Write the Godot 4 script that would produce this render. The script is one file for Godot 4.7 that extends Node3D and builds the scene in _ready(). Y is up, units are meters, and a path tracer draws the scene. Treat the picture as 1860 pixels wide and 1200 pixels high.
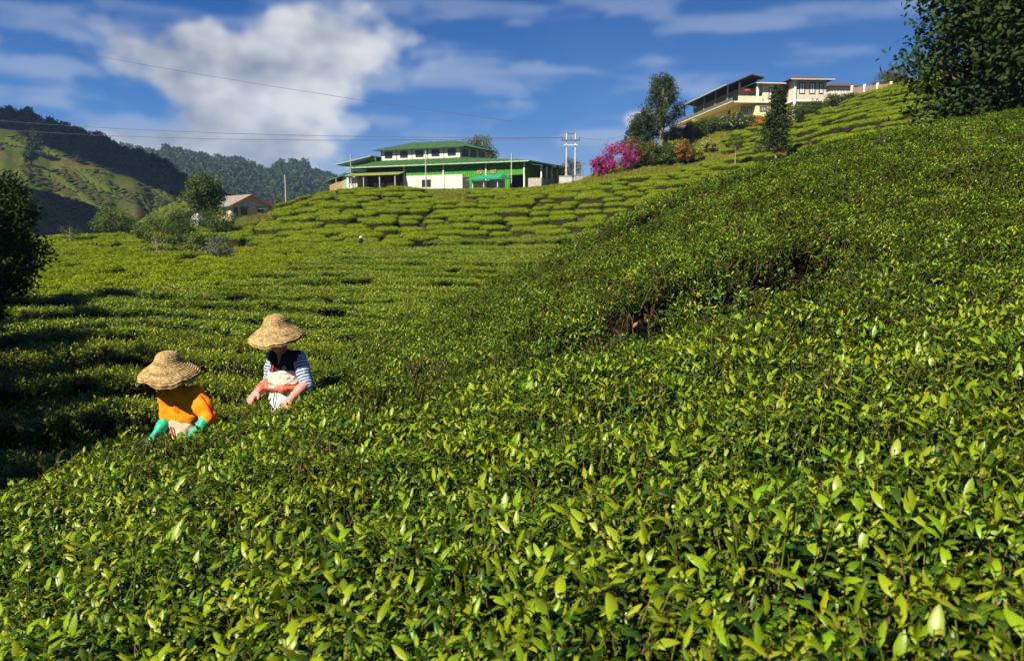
extends Node3D
# Tea plantation hillside. Units are metres, y is up, the camera looks along -z from eye height EYE.

const EYE := 3.2
const FOCAL := 1460.0      # photograph pixels (1860 x 1200)
const PITCH := 0.13614     # 7.8 degrees down
const SUN_DIR := Vector3(0.51, -0.76, -0.57)

var rng := RandomNumberGenerator.new()
var nz := FastNoiseLite.new()
var nz2 := FastNoiseLite.new()
var used_names := {}
var M := {}

# ---------------------------------------------------------------- naming helpers
func numbered(called: String) -> String:
	if not used_names.has(called):
		used_names[called] = 0
		return called
	used_names[called] += 1
	return "%s_%03d" % [called, used_names[called]]

func tag(o: Node3D, label: String, category: String, group := "", kind := "") -> void:
	if label: o.set_meta("label", label)
	if category: o.set_meta("category", category)
	if group: o.set_meta("group", group)
	if kind: o.set_meta("kind", kind)

func thing(called: String, label: String, category: String, at := Vector3.ZERO, turn := 0.0, group := "") -> Node3D:
	var o := Node3D.new()
	o.name = numbered(called)
	add_child(o)
	o.position = at
	o.rotation.y = turn
	tag(o, label, category, group)
	return o

func part(parent: Node3D, called: String, mesh: Mesh, mat: Material, label := "") -> MeshInstance3D:
	var o := MeshInstance3D.new()
	o.name = called
	o.mesh = mesh
	for i in mesh.get_surface_count():
		o.set_surface_override_material(i, mat)
	parent.add_child(o, true)
	if label: o.set_meta("label", label)
	return o

func solo(called: String, mesh: Mesh, mat: Material, kind := "structure") -> MeshInstance3D:
	var o := MeshInstance3D.new()
	o.name = numbered(called)
	o.mesh = mesh
	for i in mesh.get_surface_count():
		o.set_surface_override_material(i, mat)
	add_child(o)
	if kind: o.set_meta("kind", kind)
	return o

func lin(r: float, g: float, b: float) -> Color:
	return Color(r, g, b).linear_to_srgb()

func mat(key: String, c: Color, rough := 0.8, spec := 0.5) -> StandardMaterial3D:
	if M.has(key): return M[key]
	var m := StandardMaterial3D.new()
	m.resource_name = key
	m.albedo_color = c
	m.roughness = rough
	m.metallic_specular = spec
	m.cull_mode = BaseMaterial3D.CULL_DISABLED
	M[key] = m
	return m

func noise_tex(freq: float, ramp: Array, size := 256, octaves := 4, seed_ := 3) -> NoiseTexture2D:
	var n := FastNoiseLite.new()
	n.seed = seed_
	n.frequency = freq
	n.fractal_octaves = octaves
	var g := Gradient.new()
	var offs := PackedFloat32Array()
	var cols := PackedColorArray()
	for i in ramp.size():
		offs.append(float(i) / (ramp.size() - 1))
		cols.append(ramp[i])
	g.offsets = offs
	g.colors = cols
	var t := NoiseTexture2D.new()
	t.width = size
	t.height = size
	t.seamless = true
	t.noise = n
	t.color_ramp = g
	return t

# a matt painted or plastered surface with soft stains
func worn(key: String, c: Color, rough := 0.85, amount := 0.18, scale_ := 0.35) -> StandardMaterial3D:
	if M.has(key): return M[key]
	var m := mat(key, Color.WHITE, rough, 0.3)
	m.albedo_texture = noise_tex(0.02, [c.darkened(amount * 1.6), c.darkened(amount * 0.5), c, c.lightened(amount * 0.3)], 256, 5, key.hash() % 1000)
	m.uv1_triplanar = true
	m.uv1_scale = Vector3.ONE * scale_
	return m

# ---------------------------------------------------------------- mesh builder
class MB:
	var v := PackedVector3Array()
	var n := PackedVector3Array()
	var c := PackedColorArray()
	var ix := PackedInt32Array()
	var col := Color.WHITE
	func vert(p: Vector3, nn: Vector3) -> int:
		v.append(p); n.append(nn); c.append(col)
		return v.size() - 1
	func tri(a: int, b: int, d: int) -> void:
		# order so that the face is clockwise seen from the side the normals point to
		if (v[b] - v[a]).cross(v[d] - v[a]).dot(n[a] + n[b] + n[d]) > 0.0:
			ix.append(a); ix.append(d); ix.append(b)
		else:
			ix.append(a); ix.append(b); ix.append(d)
	func flat(p: Array) -> void:
		# convex polygon, p given anticlockwise seen from outside
		var nn: Vector3 = (p[1] - p[0]).cross(p[2] - p[0]).normalized()
		var s := v.size()
		for q in p: vert(q, nn)
		for i in range(1, p.size() - 1): tri(s, s + i, s + i + 1)
	func slab(p: Array, t: float) -> void:
		# polygon p (anticlockwise from above/outside) thickened inwards by t
		var nn: Vector3 = (p[1] - p[0]).cross(p[2] - p[0]).normalized()
		var q := []
		for a in p: q.append(a - nn * t)
		flat(p)
		var r := q.duplicate(); r.reverse()
		flat(r)
		for i in p.size():
			var j := (i + 1) % p.size()
			flat([p[i], q[i], q[j], p[j]])
	func box(lo: Vector3, hi: Vector3) -> void:
		var a := lo; var b := hi
		flat([Vector3(a.x, a.y, b.z), Vector3(b.x, a.y, b.z), Vector3(b.x, b.y, b.z), Vector3(a.x, b.y, b.z)])
		flat([Vector3(b.x, a.y, a.z), Vector3(a.x, a.y, a.z), Vector3(a.x, b.y, a.z), Vector3(b.x, b.y, a.z)])
		flat([Vector3(b.x, a.y, b.z), Vector3(b.x, a.y, a.z), Vector3(b.x, b.y, a.z), Vector3(b.x, b.y, b.z)])
		flat([Vector3(a.x, a.y, a.z), Vector3(a.x, a.y, b.z), Vector3(a.x, b.y, b.z), Vector3(a.x, b.y, a.z)])
		flat([Vector3(a.x, b.y, b.z), Vector3(b.x, b.y, b.z), Vector3(b.x, b.y, a.z), Vector3(a.x, b.y, a.z)])
		flat([Vector3(a.x, a.y, a.z), Vector3(b.x, a.y, a.z), Vector3(b.x, a.y, b.z), Vector3(a.x, a.y, b.z)])
	func tube(pts: Array, radii: Array, sides := 6) -> void:
		var prev := -1
		for i in pts.size():
			var t: Vector3 = (pts[mini(i + 1, pts.size() - 1)] - pts[maxi(i - 1, 0)]).normalized()
			var s := t.cross(Vector3(0.31, 0.2, 0.93) if absf(t.y) > 0.8 else Vector3.UP).normalized()
			var w := s.cross(t)
			var st := v.size()
			for k in sides + 1:
				var a := TAU * k / sides
				var nn := s * cos(a) + w * sin(a)
				vert(pts[i] + nn * radii[i], nn)
			if prev >= 0:
				for k in sides:
					tri(prev + k, prev + k + 1, st + k)
					tri(prev + k + 1, st + k + 1, st + k)
			prev = st
		for e in [0, pts.size() - 1]:
			var nn: Vector3 = (pts[0] - pts[1]).normalized() if e == 0 else (pts[-1] - pts[-2]).normalized()
			var st := vert(pts[e], nn)
			var s := nn.cross(Vector3(0.31, 0.2, 0.93) if absf(nn.y) > 0.8 else Vector3.UP).normalized()
			var w := s.cross(nn)
			for k in sides + 1:
				var a := TAU * k / sides
				vert(pts[e] + (s * cos(a) + w * sin(a)) * radii[e], nn)
			for k in sides: tri(st, st + 1 + k, st + 2 + k)
	func lathe(prof: Array, sides := 24) -> void:
		# prof: Vector2(r, y) from top to bottom
		var prev := -1
		for i in prof.size():
			var t: Vector2 = prof[mini(i + 1, prof.size() - 1)] - prof[maxi(i - 1, 0)]
			var nr := Vector2(-t.y, t.x).normalized()
			var st := v.size()
			for k in sides + 1:
				var a := TAU * k / sides
				vert(Vector3(prof[i].x * cos(a), prof[i].y, prof[i].x * sin(a)), Vector3(nr.x * cos(a), nr.y, nr.x * sin(a)))
			if prev >= 0:
				for k in sides:
					tri(prev + k, prev + k + 1, st + k)
					tri(prev + k + 1, st + k + 1, st + k)
			prev = st
	# a leaf with a folded midrib that bends down towards its tip; seg rows along its length
	func leaf(base: Vector3, dir: Vector3, up: Vector3, L: float, W: float, curl: float, fold: float, seg := 4) -> void:
		dir = dir.normalized()
		var side := dir.cross(up).normalized()
		var nn := side.cross(dir).normalized()
		var prev := -1
		var p := base
		var d := dir
		for i in seg + 1:
			var s := float(i) / seg
			var w := W * 0.5 * pow(sin(PI * pow(minf(s * 0.97 + 0.03, 1.0), 0.8)), 0.8) if i < seg else 0.0
			var mid := p - nn * fold * w
			var st := v.size()
			var wob := 0.12 * w * (1.0 if i % 2 == 0 else -1.0)
			vert(p - side * w + nn * wob, (nn - side * fold * 0.9).normalized())
			vert(mid, nn)
			vert(p + side * w + nn * wob, (nn + side * fold * 0.9).normalized())
			if prev >= 0:
				# explicit clockwise order seen from nn
				for q in [[prev, st, st + 1], [prev, st + 1, prev + 1], [prev + 1, st + 1, st + 2], [prev + 1, st + 2, prev + 2]]:
					tri(q[0], q[1], q[2])
			prev = st
			p += d * L / seg
			d = (d - nn * curl / seg).normalized()
			nn = side.cross(d).normalized()
	# a plain four-cornered leaf, two bent triangles
	func chip(base: Vector3, dir: Vector3, up: Vector3, L: float, W: float) -> void:
		dir = dir.normalized()
		var side := dir.cross(up).normalized()
		var nn := side.cross(dir).normalized()
		var st := v.size()
		vert(base, nn)
		vert(base + dir * L * 0.5 + side * W * 0.5 - nn * W * 0.15, (nn + side * 0.4).normalized())
		vert(base + dir * L - nn * L * 0.12, (nn + dir * 0.3).normalized())
		vert(base + dir * L * 0.5 - side * W * 0.5 - nn * W * 0.15, (nn - side * 0.4).normalized())
		tri(st, st + 1, st + 2)
		tri(st, st + 2, st + 3)
	func done() -> ArrayMesh:
		var a := []
		a.resize(Mesh.ARRAY_MAX)
		a[Mesh.ARRAY_VERTEX] = v
		a[Mesh.ARRAY_NORMAL] = n
		a[Mesh.ARRAY_COLOR] = c
		a[Mesh.ARRAY_INDEX] = ix
		var m := ArrayMesh.new()
		m.add_surface_from_arrays(Mesh.PRIMITIVE_TRIANGLES, a)
		return m

func r(a: float, b: float) -> float:
	return rng.randf_range(a, b)

func rdir() -> Vector3:
	var y := r(-1, 1)
	var a := r(0, TAU)
	var q := sqrt(1.0 - y * y)
	return Vector3(q * cos(a), y, q * sin(a))

func smooth(a: float, b: float, x: float) -> float:
	var t := clampf((x - a) / (b - a), 0.0, 1.0)
	return t * t * (3.0 - 2.0 * t)

func interp(xs: PackedFloat32Array, ys: PackedFloat32Array, x: float) -> float:
	if x <= xs[0]: return ys[0]
	var k := xs.size() - 1
	if x >= xs[k]: return ys[k]
	var i := 0
	while x > xs[i + 1]: i += 1
	var t := (x - xs[i]) / (xs[i + 1] - xs[i])
	# Catmull-Rom over the unevenly spaced table, slopes limited
	var m0 := (ys[i + 1] - ys[maxi(i - 1, 0)]) / (xs[i + 1] - xs[maxi(i - 1, 0)]) * (xs[i + 1] - xs[i])
	var m1 := (ys[mini(i + 2, k)] - ys[i]) / (xs[mini(i + 2, k)] - xs[i]) * (xs[i + 1] - xs[i])
	var t2 := t * t
	var t3 := t2 * t
	return (2 * t3 - 3 * t2 + 1) * ys[i] + (t3 - 2 * t2 + t) * m0 + (-2 * t3 + 3 * t2) * ys[i + 1] + (t3 - t2) * m1

# ---------------------------------------------------------------- measuring: a direction of the photograph as a place at a given distance
func pt(u: float, v: float, d: float) -> Vector3:
	var a := (600.0 - v) / FOCAL
	var s := d / (a * sin(PITCH) + cos(PITCH))
	return Vector3((u - 930.0) / FOCAL * s, EYE + s * (a * cos(PITCH) - sin(PITCH)), -d)

# ---------------------------------------------------------------- the lie of the land
const CU := [-900, 0, 300, 500, 640, 800, 1000, 1150, 1300, 1500, 1700, 1860, 2600]
const CD := [3.6, 5.0, 6.0, 6.7, 10.0, 15.0, 19.0, 21.0, 22.0, 23.0, 25.0, 26.0, 30.0]
const CDELTA := [0.0, 0.0, 0.0, -0.02, -0.02, -0.14, 0.11, 0.70, 1.23, 1.75, 1.9, 1.86, 1.9]
const FU := [-1500, -300, 0, 200, 400, 500, 600, 800, 950, 1050, 1150, 1300, 1450, 1600, 1800, 2600]
const FD := [8, 20, 45, 65, 80, 92, 108, 116, 125, 140, 170, 250]
const FY := [
	[-2.8, -2.7, -2.7, -2.6, -2.6, -3.0, -5.0, -8.0, -11.0, -17.0, -28.0, -40.0],
	[-2.8, -2.8, -2.9, -2.2, -1.7, -1.7, -3.5, -7.0, -10.0, -16.0, -28.0, -40.0],
	[-2.75, -2.7, -2.9, -2.1, -1.4, -1.3, -3.0, -6.0, -9.0, -15.0, -27.0, -40.0],
	[-2.6, -2.6, -2.8, -2.0, -1.1, -0.6, -1.0, -2.4, -4.0, -8.0, -22.0, -40.0],
	[-2.6, -2.8, -2.8, -2.3, -1.5, -0.3, 1.1, 1.3, 1.1, 0.4, -10.0, -38.0],
	[-2.6, -2.85, -2.75, -2.35, -1.6, 0.6, 2.9, 3.0, 2.7, 1.2, -9.0, -34.0],
	[-2.6, -2.85, -2.75, -2.35, -1.7, 1.7, 5.1, 5.5, 5.5, 5.0, 0.0, -20.0],
	[-2.6, -2.85, -2.75, -2.35, -1.7, 1.9, 5.3, 5.7, 5.8, 5.8, 3.0, -10.0],
	[-2.6, -2.85, -2.75, -2.35, -1.6, 1.9, 5.4, 5.9, 6.0, 6.0, 4.0, -6.0],
	[-2.3, -2.3, -2.3, -2.2, -1.0, 2.5, 6.2, 7.0, 7.4, 7.8, 6.0, 0.0],
	[-2.0, -2.0, -2.0, -1.8, 0.0, 3.6, 7.7, 9.4, 11.0, 12.0, 12.0, 8.0],
	[-1.5, -1.5, -1.0, 0.0, 2.0, 5.0, 8.8, 12.6, 15.6, 17.0, 17.5, 14.0],
	[-1.0, -1.0, 0.0, 2.0, 4.5, 8.4, 12.6, 15.0, 17.0, 18.5, 20.5, 18.0],
	[0.0, 0.0, 2.0, 5.0, 8.2, 12.6, 17.2, 19.2, 21.0, 22.8, 24.5, 22.0],
	[1.0, 1.0, 3.0, 7.0, 10.5, 15.5, 20.5, 22.8, 25.0, 26.5, 28.0, 26.0],
	[1.0, 1.0, 3.0, 7.0, 10.5, 15.5, 20.5, 22.8, 25.0, 26.5, 28.0, 26.0]]
var cu := PackedFloat32Array(CU)
var cd := PackedFloat32Array(CD)
var cdelta := PackedFloat32Array(CDELTA)
var fu := PackedFloat32Array(FU)
var fd := PackedFloat32Array(FD)
var fy := []

const GS := 300
const GR := 280
const SMAX := 1.7
const WMAX := 270.0
var grid := PackedFloat32Array()

func u_of(x: float, d: float) -> float:
	return 930.0 + FOCAL * x / maxf(d, 2.0)

func crest(u: float) -> float:
	return interp(cu, cd, u)

func lie_exact(x: float, d: float) -> float:
	var u := u_of(x, d)
	var dc := crest(u)
	var near := -1.2 + 0.18 * clampf(x, -8.0, 40.0) + interp(cu, cdelta, u) * smooth(3.0, dc, d)
	var w := lerpf(2.5, 9.0, smooth(450, 1000, u))
	var m := smooth(dc, dc + w, d)
	if m <= 0.0: return near
	var col := PackedFloat32Array()
	col.resize(fu.size())
	for i in fu.size(): col[i] = 0.0
	var k := 0
	while k < fu.size() - 2 and u > fu[k + 1]: k += 1
	for i in range(maxi(k - 1, 0), mini(k + 3, fu.size())): col[i] = interp(fd, fy[i], d)
	var far := interp(fu, col, u)
	return lerpf(near, far, m)

func make_grid() -> void:
	for row in FY: fy.append(PackedFloat32Array(row))
	grid.resize(GS * GR)
	for j in GR:
		var w := exp(log(WMAX) * j / (GR - 1))
		for i in GS:
			var s := (float(i) / (GS - 1) * 2.0 - 1.0) * SMAX
			grid[j * GS + i] = EYE + lie_exact(s * w, w - 9.0)

# height of the tops of the tea at (x, distance d); the soil lies 0.75 m lower
func lie(x: float, d: float) -> float:
	var w := clampf(d + 9.0, 1.0, WMAX - 0.01)
	var gj := log(w) / log(WMAX) * (GR - 1)
	var gi := (clampf(x / w, -SMAX, SMAX - 0.001) / SMAX + 1.0) * 0.5 * (GS - 1)
	var j := mini(int(gj), GR - 2)
	var i := mini(int(gi), GS - 2)
	var fj := gj - j
	var fi := gi - i
	var o := j * GS + i
	return lerpf(lerpf(grid[o], grid[o + 1], fi), lerpf(grid[o + GS], grid[o + GS + 1], fi), fj)

func ground(x: float, d: float) -> float:
	return lie(x, d) - 0.75

func on_ground(u: float, d: float) -> Vector3:
	var x := (u - 930.0) / FOCAL * d
	return Vector3(x, ground(x, d), -d)
# ---------------------------------------------------------------- sky, sun, camera
func cloud_blob(az: float, el: float, a0: float, e0: float, ra: float, re: float) -> float:
	var x := (az - a0) / ra
	var y := (el - e0) / re
	return exp(-(x * x + y * y))

func make_sky() -> PanoramaSkyMaterial:
	var W := 1600
	var H := 800
	var im := Image.create(W, H, false, Image.FORMAT_RGBF)
	var n1 := FastNoiseLite.new()
	n1.seed = 11; n1.frequency = 1.0; n1.fractal_octaves = 6; n1.fractal_gain = 0.55
	var n2 := FastNoiseLite.new()
	n2.seed = 5; n2.frequency = 1.0; n2.fractal_octaves = 4
	var low := Color(0.40, 0.53, 0.74)
	var mid := Color(0.075, 0.26, 0.66)
	var top := Color(0.014, 0.105, 0.41)
	var deep := Color(0.008, 0.06, 0.26)
	for j in H:
		var el := 90.0 - (j + 0.5) / H * 180.0
		if el < -2.0:
			im.fill_rect(Rect2i(0, j, W, H - j), Color(0.12, 0.14, 0.14))
			break
		var base: Color
		if el < 7.0: base = low.lerp(mid, clampf(el / 7.0, 0, 1))
		elif el < 16.0: base = mid.lerp(top, (el - 7.0) / 9.0)
		else: base = top.lerp(deep, smooth(16, 60, el))
		var ce := cos(deg_to_rad(el))
		var se := sin(deg_to_rad(el))
		for i in W:
			var az := fposmod((i + 0.5) / W * 360.0 + 180.0, 360.0) - 180.0
			var ar := deg_to_rad(az)
			# place on a cloud layer, widened towards the horizon
			var q := Vector3(sin(ar) * ce, se * 1.5, -cos(ar) * ce)
			var big := n1.get_noise_3dv(q * 3.2)
			var wisp := n2.get_noise_3d(q.x * 5.0 + big * 0.6, q.y * 16.0, q.z * 5.0)
			# general broken cloud of the day, plus the big heap over the factory side and its neighbours
			var m := big * 1.15 - 0.33 + 0.18 * smooth(12, 2, el)
			m -= 0.30 * smooth(-6, 6, az) * smooth(60, 30, az) * smooth(30, 18, el)
			m += 0.78 * cloud_blob(az, el, -16.6, 10.8, 6.4, 4.4) + 0.55 * cloud_blob(az, el, -13.0, 12.5, 4.2, 5.0)
			m += 0.62 * cloud_blob(az, el, -14.5, 4.6, 6.0, 2.0) + 0.20 * cloud_blob(az, el, -22.0, 12.5, 3.0, 3.0)
			m += 0.22 * cloud_blob(az, el, -32.5, 10.0, 4.5, 4.0) + 0.75 * cloud_blob(az, el, -25.0, 5.2, 4.5, 1.5)
			m += 0.75 * cloud_blob(az, el, 8.9, 7.5, 1.7, 1.0) + 0.75 * cloud_blob(az, el, 11.8, 8.4, 2.2, 0.9) + 0.6 * cloud_blob(az, el, 10.2, 7.0, 3.2, 0.8) + 0.40 * cloud_blob(az, el, 25.0, 8.6, 2.6, 1.2)
			m -= 0.12 * cloud_blob(az, el, -25.5, 7.4, 3.0, 1.2)
			var detail := n1.get_noise_3dv(q * 9.0 + Vector3(3, 1, 7))
			m += detail * 0.20
			m += 0.10 * n1.get_noise_3dv(q * 24.0 + Vector3(1, 5, 2))
			var d := smooth(0.03, 0.40, m)
			var c := base
			# thin high streaks
			var cirrus := smooth(0.05, 0.55, wisp + 0.20) * 0.50 * smooth(24, 9, el)
			c = c.lerp(Color(0.50, 0.60, 0.78), cirrus)
			if d > 0.0:
				# heaps: brighter on the sun's side and at their rims, greyer in the thick middle and under the base
				var lump := n1.get_noise_3dv(q * 6.0 + Vector3(-0.05, 0.10, 0.0))
				var thick := smooth(0.25, 0.95, m)
				var lit := clampf(0.62 + 0.95 * lump - 0.18 * thick + 0.55 * detail + 0.25 * n1.get_noise_3dv(q * 24.0), 0.0, 1.0)
				var cc := Color(0.25, 0.31, 0.42).lerp(Color(0.90, 0.90, 0.92), lit)
				c = c.lerp(cc, d * 0.93)
			im.set_pixel(i, j, c)
	var s := PanoramaSkyMaterial.new()
	s.panorama = ImageTexture.create_from_image(im)
	return s

func make_view() -> void:
	var cam := Camera3D.new()
	cam.name = "camera"
	cam.position = Vector3(0, EYE, 0)
	cam.rotation.x = -PITCH
	cam.fov = rad_to_deg(2.0 * atan(600.0 / FOCAL))
	cam.near = 0.05
	cam.far = 20000.0
	var lens := CameraAttributesPhysical.new()
	lens.frustum_focal_length = 28.0
	lens.frustum_focus_distance = 9.0
	lens.exposure_aperture = 4.0
	cam.attributes = lens
	add_child(cam)
	cam.current = true
	var env := Environment.new()
	env.background_mode = Environment.BG_SKY
	env.sky = Sky.new()
	env.sky.sky_material = make_sky()
	env.background_energy_multiplier = 0.38
	env.tonemap_mode = Environment.TONE_MAPPER_LINEAR
	env.tonemap_exposure = 2.4
	env.fog_enabled = true
	env.fog_density = 0.00013
	env.fog_light_color = Color(0.62, 0.76, 0.95)
	env.sdfgi_enabled = true
	env.ssao_enabled = true
	env.ssil_enabled = true
	var we := WorldEnvironment.new()
	we.name = "environment"
	we.environment = env
	add_child(we)
	var sun := DirectionalLight3D.new()
	sun.name = "sun"
	sun.light_energy = 1.6
	sun.light_color = Color(1.0, 0.955, 0.86)
	sun.light_angular_distance = 0.53
	sun.shadow_enabled = true
	add_child(sun)
	sun.look_at_from_position(Vector3.ZERO, SUN_DIR, Vector3.UP)
# ---------------------------------------------------------------- ground and tea
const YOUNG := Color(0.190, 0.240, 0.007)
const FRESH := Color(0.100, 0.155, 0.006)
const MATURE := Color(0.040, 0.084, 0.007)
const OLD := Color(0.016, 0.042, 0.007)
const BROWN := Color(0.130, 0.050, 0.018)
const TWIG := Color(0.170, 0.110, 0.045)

func leaf_mat(key: String, rough: float, back: float, spec := 0.5) -> StandardMaterial3D:
	if M.has(key): return M[key]
	var m := mat(key, Color.WHITE, rough, spec)
	m.vertex_color_use_as_albedo = true
	m.backlight_enabled = true
	m.backlight = lin(back, back, back * 0.6)
	return m

func jitter(c: Color, a := 0.25) -> Color:
	var k := 1.0 + r(-a, a)
	return Color(c.r * k * (1.0 + r(-0.12, 0.12)), c.g * k, c.b * k)

const SLOPE_YOUNG := Color(0.172, 0.230, 0.007)
const SLOPE_FRESH := Color(0.086, 0.143, 0.006)
var on_slope := true

# one shoot of a tea bush: a stalk, mature leaves low down, young leaves and a bud on top
func shoot(mb: MB, at: Vector3, lean: Vector3, size: float, seg: int) -> void:
	var up := (Vector3.UP + lean).normalized()
	var h := r(0.05, 0.11) * size
	var foot := at - up * 0.10 * size
	mb.col = jitter(TWIG if rng.randf() < 0.55 else FRESH)
	if seg >= 3: mb.tube([foot, at + up * h * 0.8], [0.0022 * size, 0.0015 * size], 3)
	var a := r(0, TAU)
	var count := rng.randi_range(4, 6)
	for k in count:
		var f := float(k) / (count - 1)
		a += 2.4 + r(-0.4, 0.4)
		var out := Vector3(cos(a), 0, sin(a))
		var rise := lerpf(-0.05, 1.35, f) + r(-0.4, 0.4)
		var dir := (out + up * rise).normalized()
		var L := lerpf(0.066, 0.042, f) * size * r(0.55, 1.5)
		var pick := rng.randf()
		var flush := 0.46 if on_slope else 0.75      # the valley rows carry more young flush than the old bushes of the near slope
		var young := SLOPE_YOUNG if on_slope else YOUNG
		var fresh := SLOPE_FRESH if on_slope else FRESH
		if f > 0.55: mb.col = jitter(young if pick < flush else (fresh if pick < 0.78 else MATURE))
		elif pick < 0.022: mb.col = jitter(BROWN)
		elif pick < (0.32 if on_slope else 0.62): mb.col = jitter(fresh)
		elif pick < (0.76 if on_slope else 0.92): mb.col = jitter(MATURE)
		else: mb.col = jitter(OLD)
		var nrm := up if absf(dir.dot(up)) < 0.95 else out
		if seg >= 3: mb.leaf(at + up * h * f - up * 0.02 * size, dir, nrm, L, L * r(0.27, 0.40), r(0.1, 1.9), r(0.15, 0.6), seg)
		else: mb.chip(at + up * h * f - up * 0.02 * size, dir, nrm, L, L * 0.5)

func tea_patch(shoots: int, radius: float, size: float, seg: int, slope: bool) -> ArrayMesh:
	on_slope = slope
	var mb := MB.new()
	for i in shoots:
		var a := r(0, TAU)
		var q := sqrt(rng.randf()) * radius
		shoot(mb, Vector3(cos(a) * q, r(-0.045, 0.025) * size, sin(a) * q), Vector3(r(-0.45, 0.45), 0, r(-0.45, 0.45)), size, seg)
	return mb.done()

# bare branching twigs with a few dark leaves, as seen inside the hollows
func twig_patch() -> ArrayMesh:
	var mb := MB.new()
	for k in 12:
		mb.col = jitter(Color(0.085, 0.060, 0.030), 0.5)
		var p := Vector3(r(-0.14, 0.14), -0.12, r(-0.14, 0.14))
		var a := r(0, TAU)
		var q := p + Vector3(cos(a) * 0.05, r(0.10, 0.16), sin(a) * 0.05)
		mb.tube([p, q, q + Vector3(cos(a) * 0.05, r(0.02, 0.10), sin(a) * 0.05)], [0.005, 0.0035, 0.002], 4)
		for i in 2:
			mb.tube([p.lerp(q, r(0.4, 0.9)), q + rdir() * 0.09], [0.0028, 0.0015], 3)
	for k in 22:
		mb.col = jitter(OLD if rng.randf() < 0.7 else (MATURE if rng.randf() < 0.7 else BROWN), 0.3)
		var d := rdir()
		var L := r(0.035, 0.065)
		mb.leaf(Vector3(r(-0.16, 0.16), r(-0.10, 0.10), r(-0.16, 0.16)), d, Vector3.UP + rdir() * 0.5, L, L * 0.42, r(0.2, 1.0), 0.3, 3)
	return mb.done()

# paths pressed between the hedges of the near slope: depth below the tops, 0 to 1
func near_cut(x: float, d: float, u: float) -> float:
	var wob := nz.get_noise_2d(x * 9.0, d * 9.0)
	var cut := 0.0
	var da := 7.3 + 0.45 * wob + (u - 1250.0) * 0.0012
	cut = maxf(cut, (1.0 - smooth(0.22, 0.7, absf(d - da))) * smooth(960, 1120, u) * smooth(1640, 1450, u))
	var db := crest(u) * 0.84 + 0.7 * wob
	cut = maxf(cut, 0.75 * (1.0 - smooth(0.2, 0.9, absf(d - db))) * smooth(900, 1000, u) * smooth(-0.25, 0.15, nz.get_noise_2d(u * 0.4, 71.0)))
	var de := 13.5 + 1.2 * wob - (u - 1500.0) * 0.003
	cut = maxf(cut, 0.65 * (1.0 - smooth(0.15, 0.75, absf(d - de))) * smooth(1180, 1350, u) * smooth(-0.1, 0.2, nz.get_noise_2d(u * 0.55, 31.0)))
	# small gaps where a bush is thin
	var gap := nz2.get_noise_2d(x * 26.0, d * 26.0)
	cut = maxf(cut, lerpf(0.18, 0.46, smooth(2.5, 6.0, d)) * smooth(0.26, 0.52, gap))
	return cut

# the bushes above a trodden hollow stand on a higher bank than those below it
func bank(x: float, d: float, u: float) -> float:
	var wob := nz.get_noise_2d(x * 9.0, d * 9.0)
	var da := 7.3 + 0.45 * wob + (u - 1250.0) * 0.0012
	var up := 0.26 * smooth(da - 0.1, da + 0.45, d) * smooth(12.5, 9.0, d) * smooth(960, 1120, u) * smooth(1640, 1450, u)
	var db := crest(u) * 0.84 + 0.7 * wob
	up += 0.20 * smooth(db - 0.2, db + 0.5, d) * smooth(940, 1060, u) * smooth(1450, 1250, u)
	return up

func row_phase(x: float, d: float) -> float:
	# the beds grow broader up the valley, towards the factory hill
	var q := maxf(d + x * 0.09 + (1.2 + 0.03 * d) * nz.get_noise_2d(x * 2.0, d * 2.0) + 0.5 * nz.get_noise_2d(x * 9.0, d * 9.0), 1.0)
	return log(1.2 + 0.085 * q) / 0.085

func row_cut(x: float, d: float) -> float:
	# the trodden lines between the rows of the flat field; here and there the bushes close over them
	var ph := row_phase(x, d)
	var f := absf(ph - floor(ph) - 0.5) * 2.0
	var open := smooth(-0.22, 0.06, nz2.get_noise_2d(x * 3.4 + 40.0, round(ph) * 37.0))
	var w := 0.12 * smooth(18.0, 40.0, d)
	return smooth(0.60 - w, 0.88 - w, f) * lerpf(0.15, 1.0, open)

func tea_bump(x: float, d: float) -> float:
	return 0.10 * nz.get_noise_2d(x * 16.0, d * 16.0) + 0.05 * nz2.get_noise_2d(x * 60.0, d * 60.0)

# distance where the separate bushes of the far slopes begin
const BU := [-1500, 0, 400, 550, 700, 1000, 1150, 1300, 1500, 2600]
const BD := [30, 31, 38, 55, 76, 82, 74, 62, 50, 44]
var bu := PackedFloat32Array(BU)
var bd := PackedFloat32Array(BD)

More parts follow.
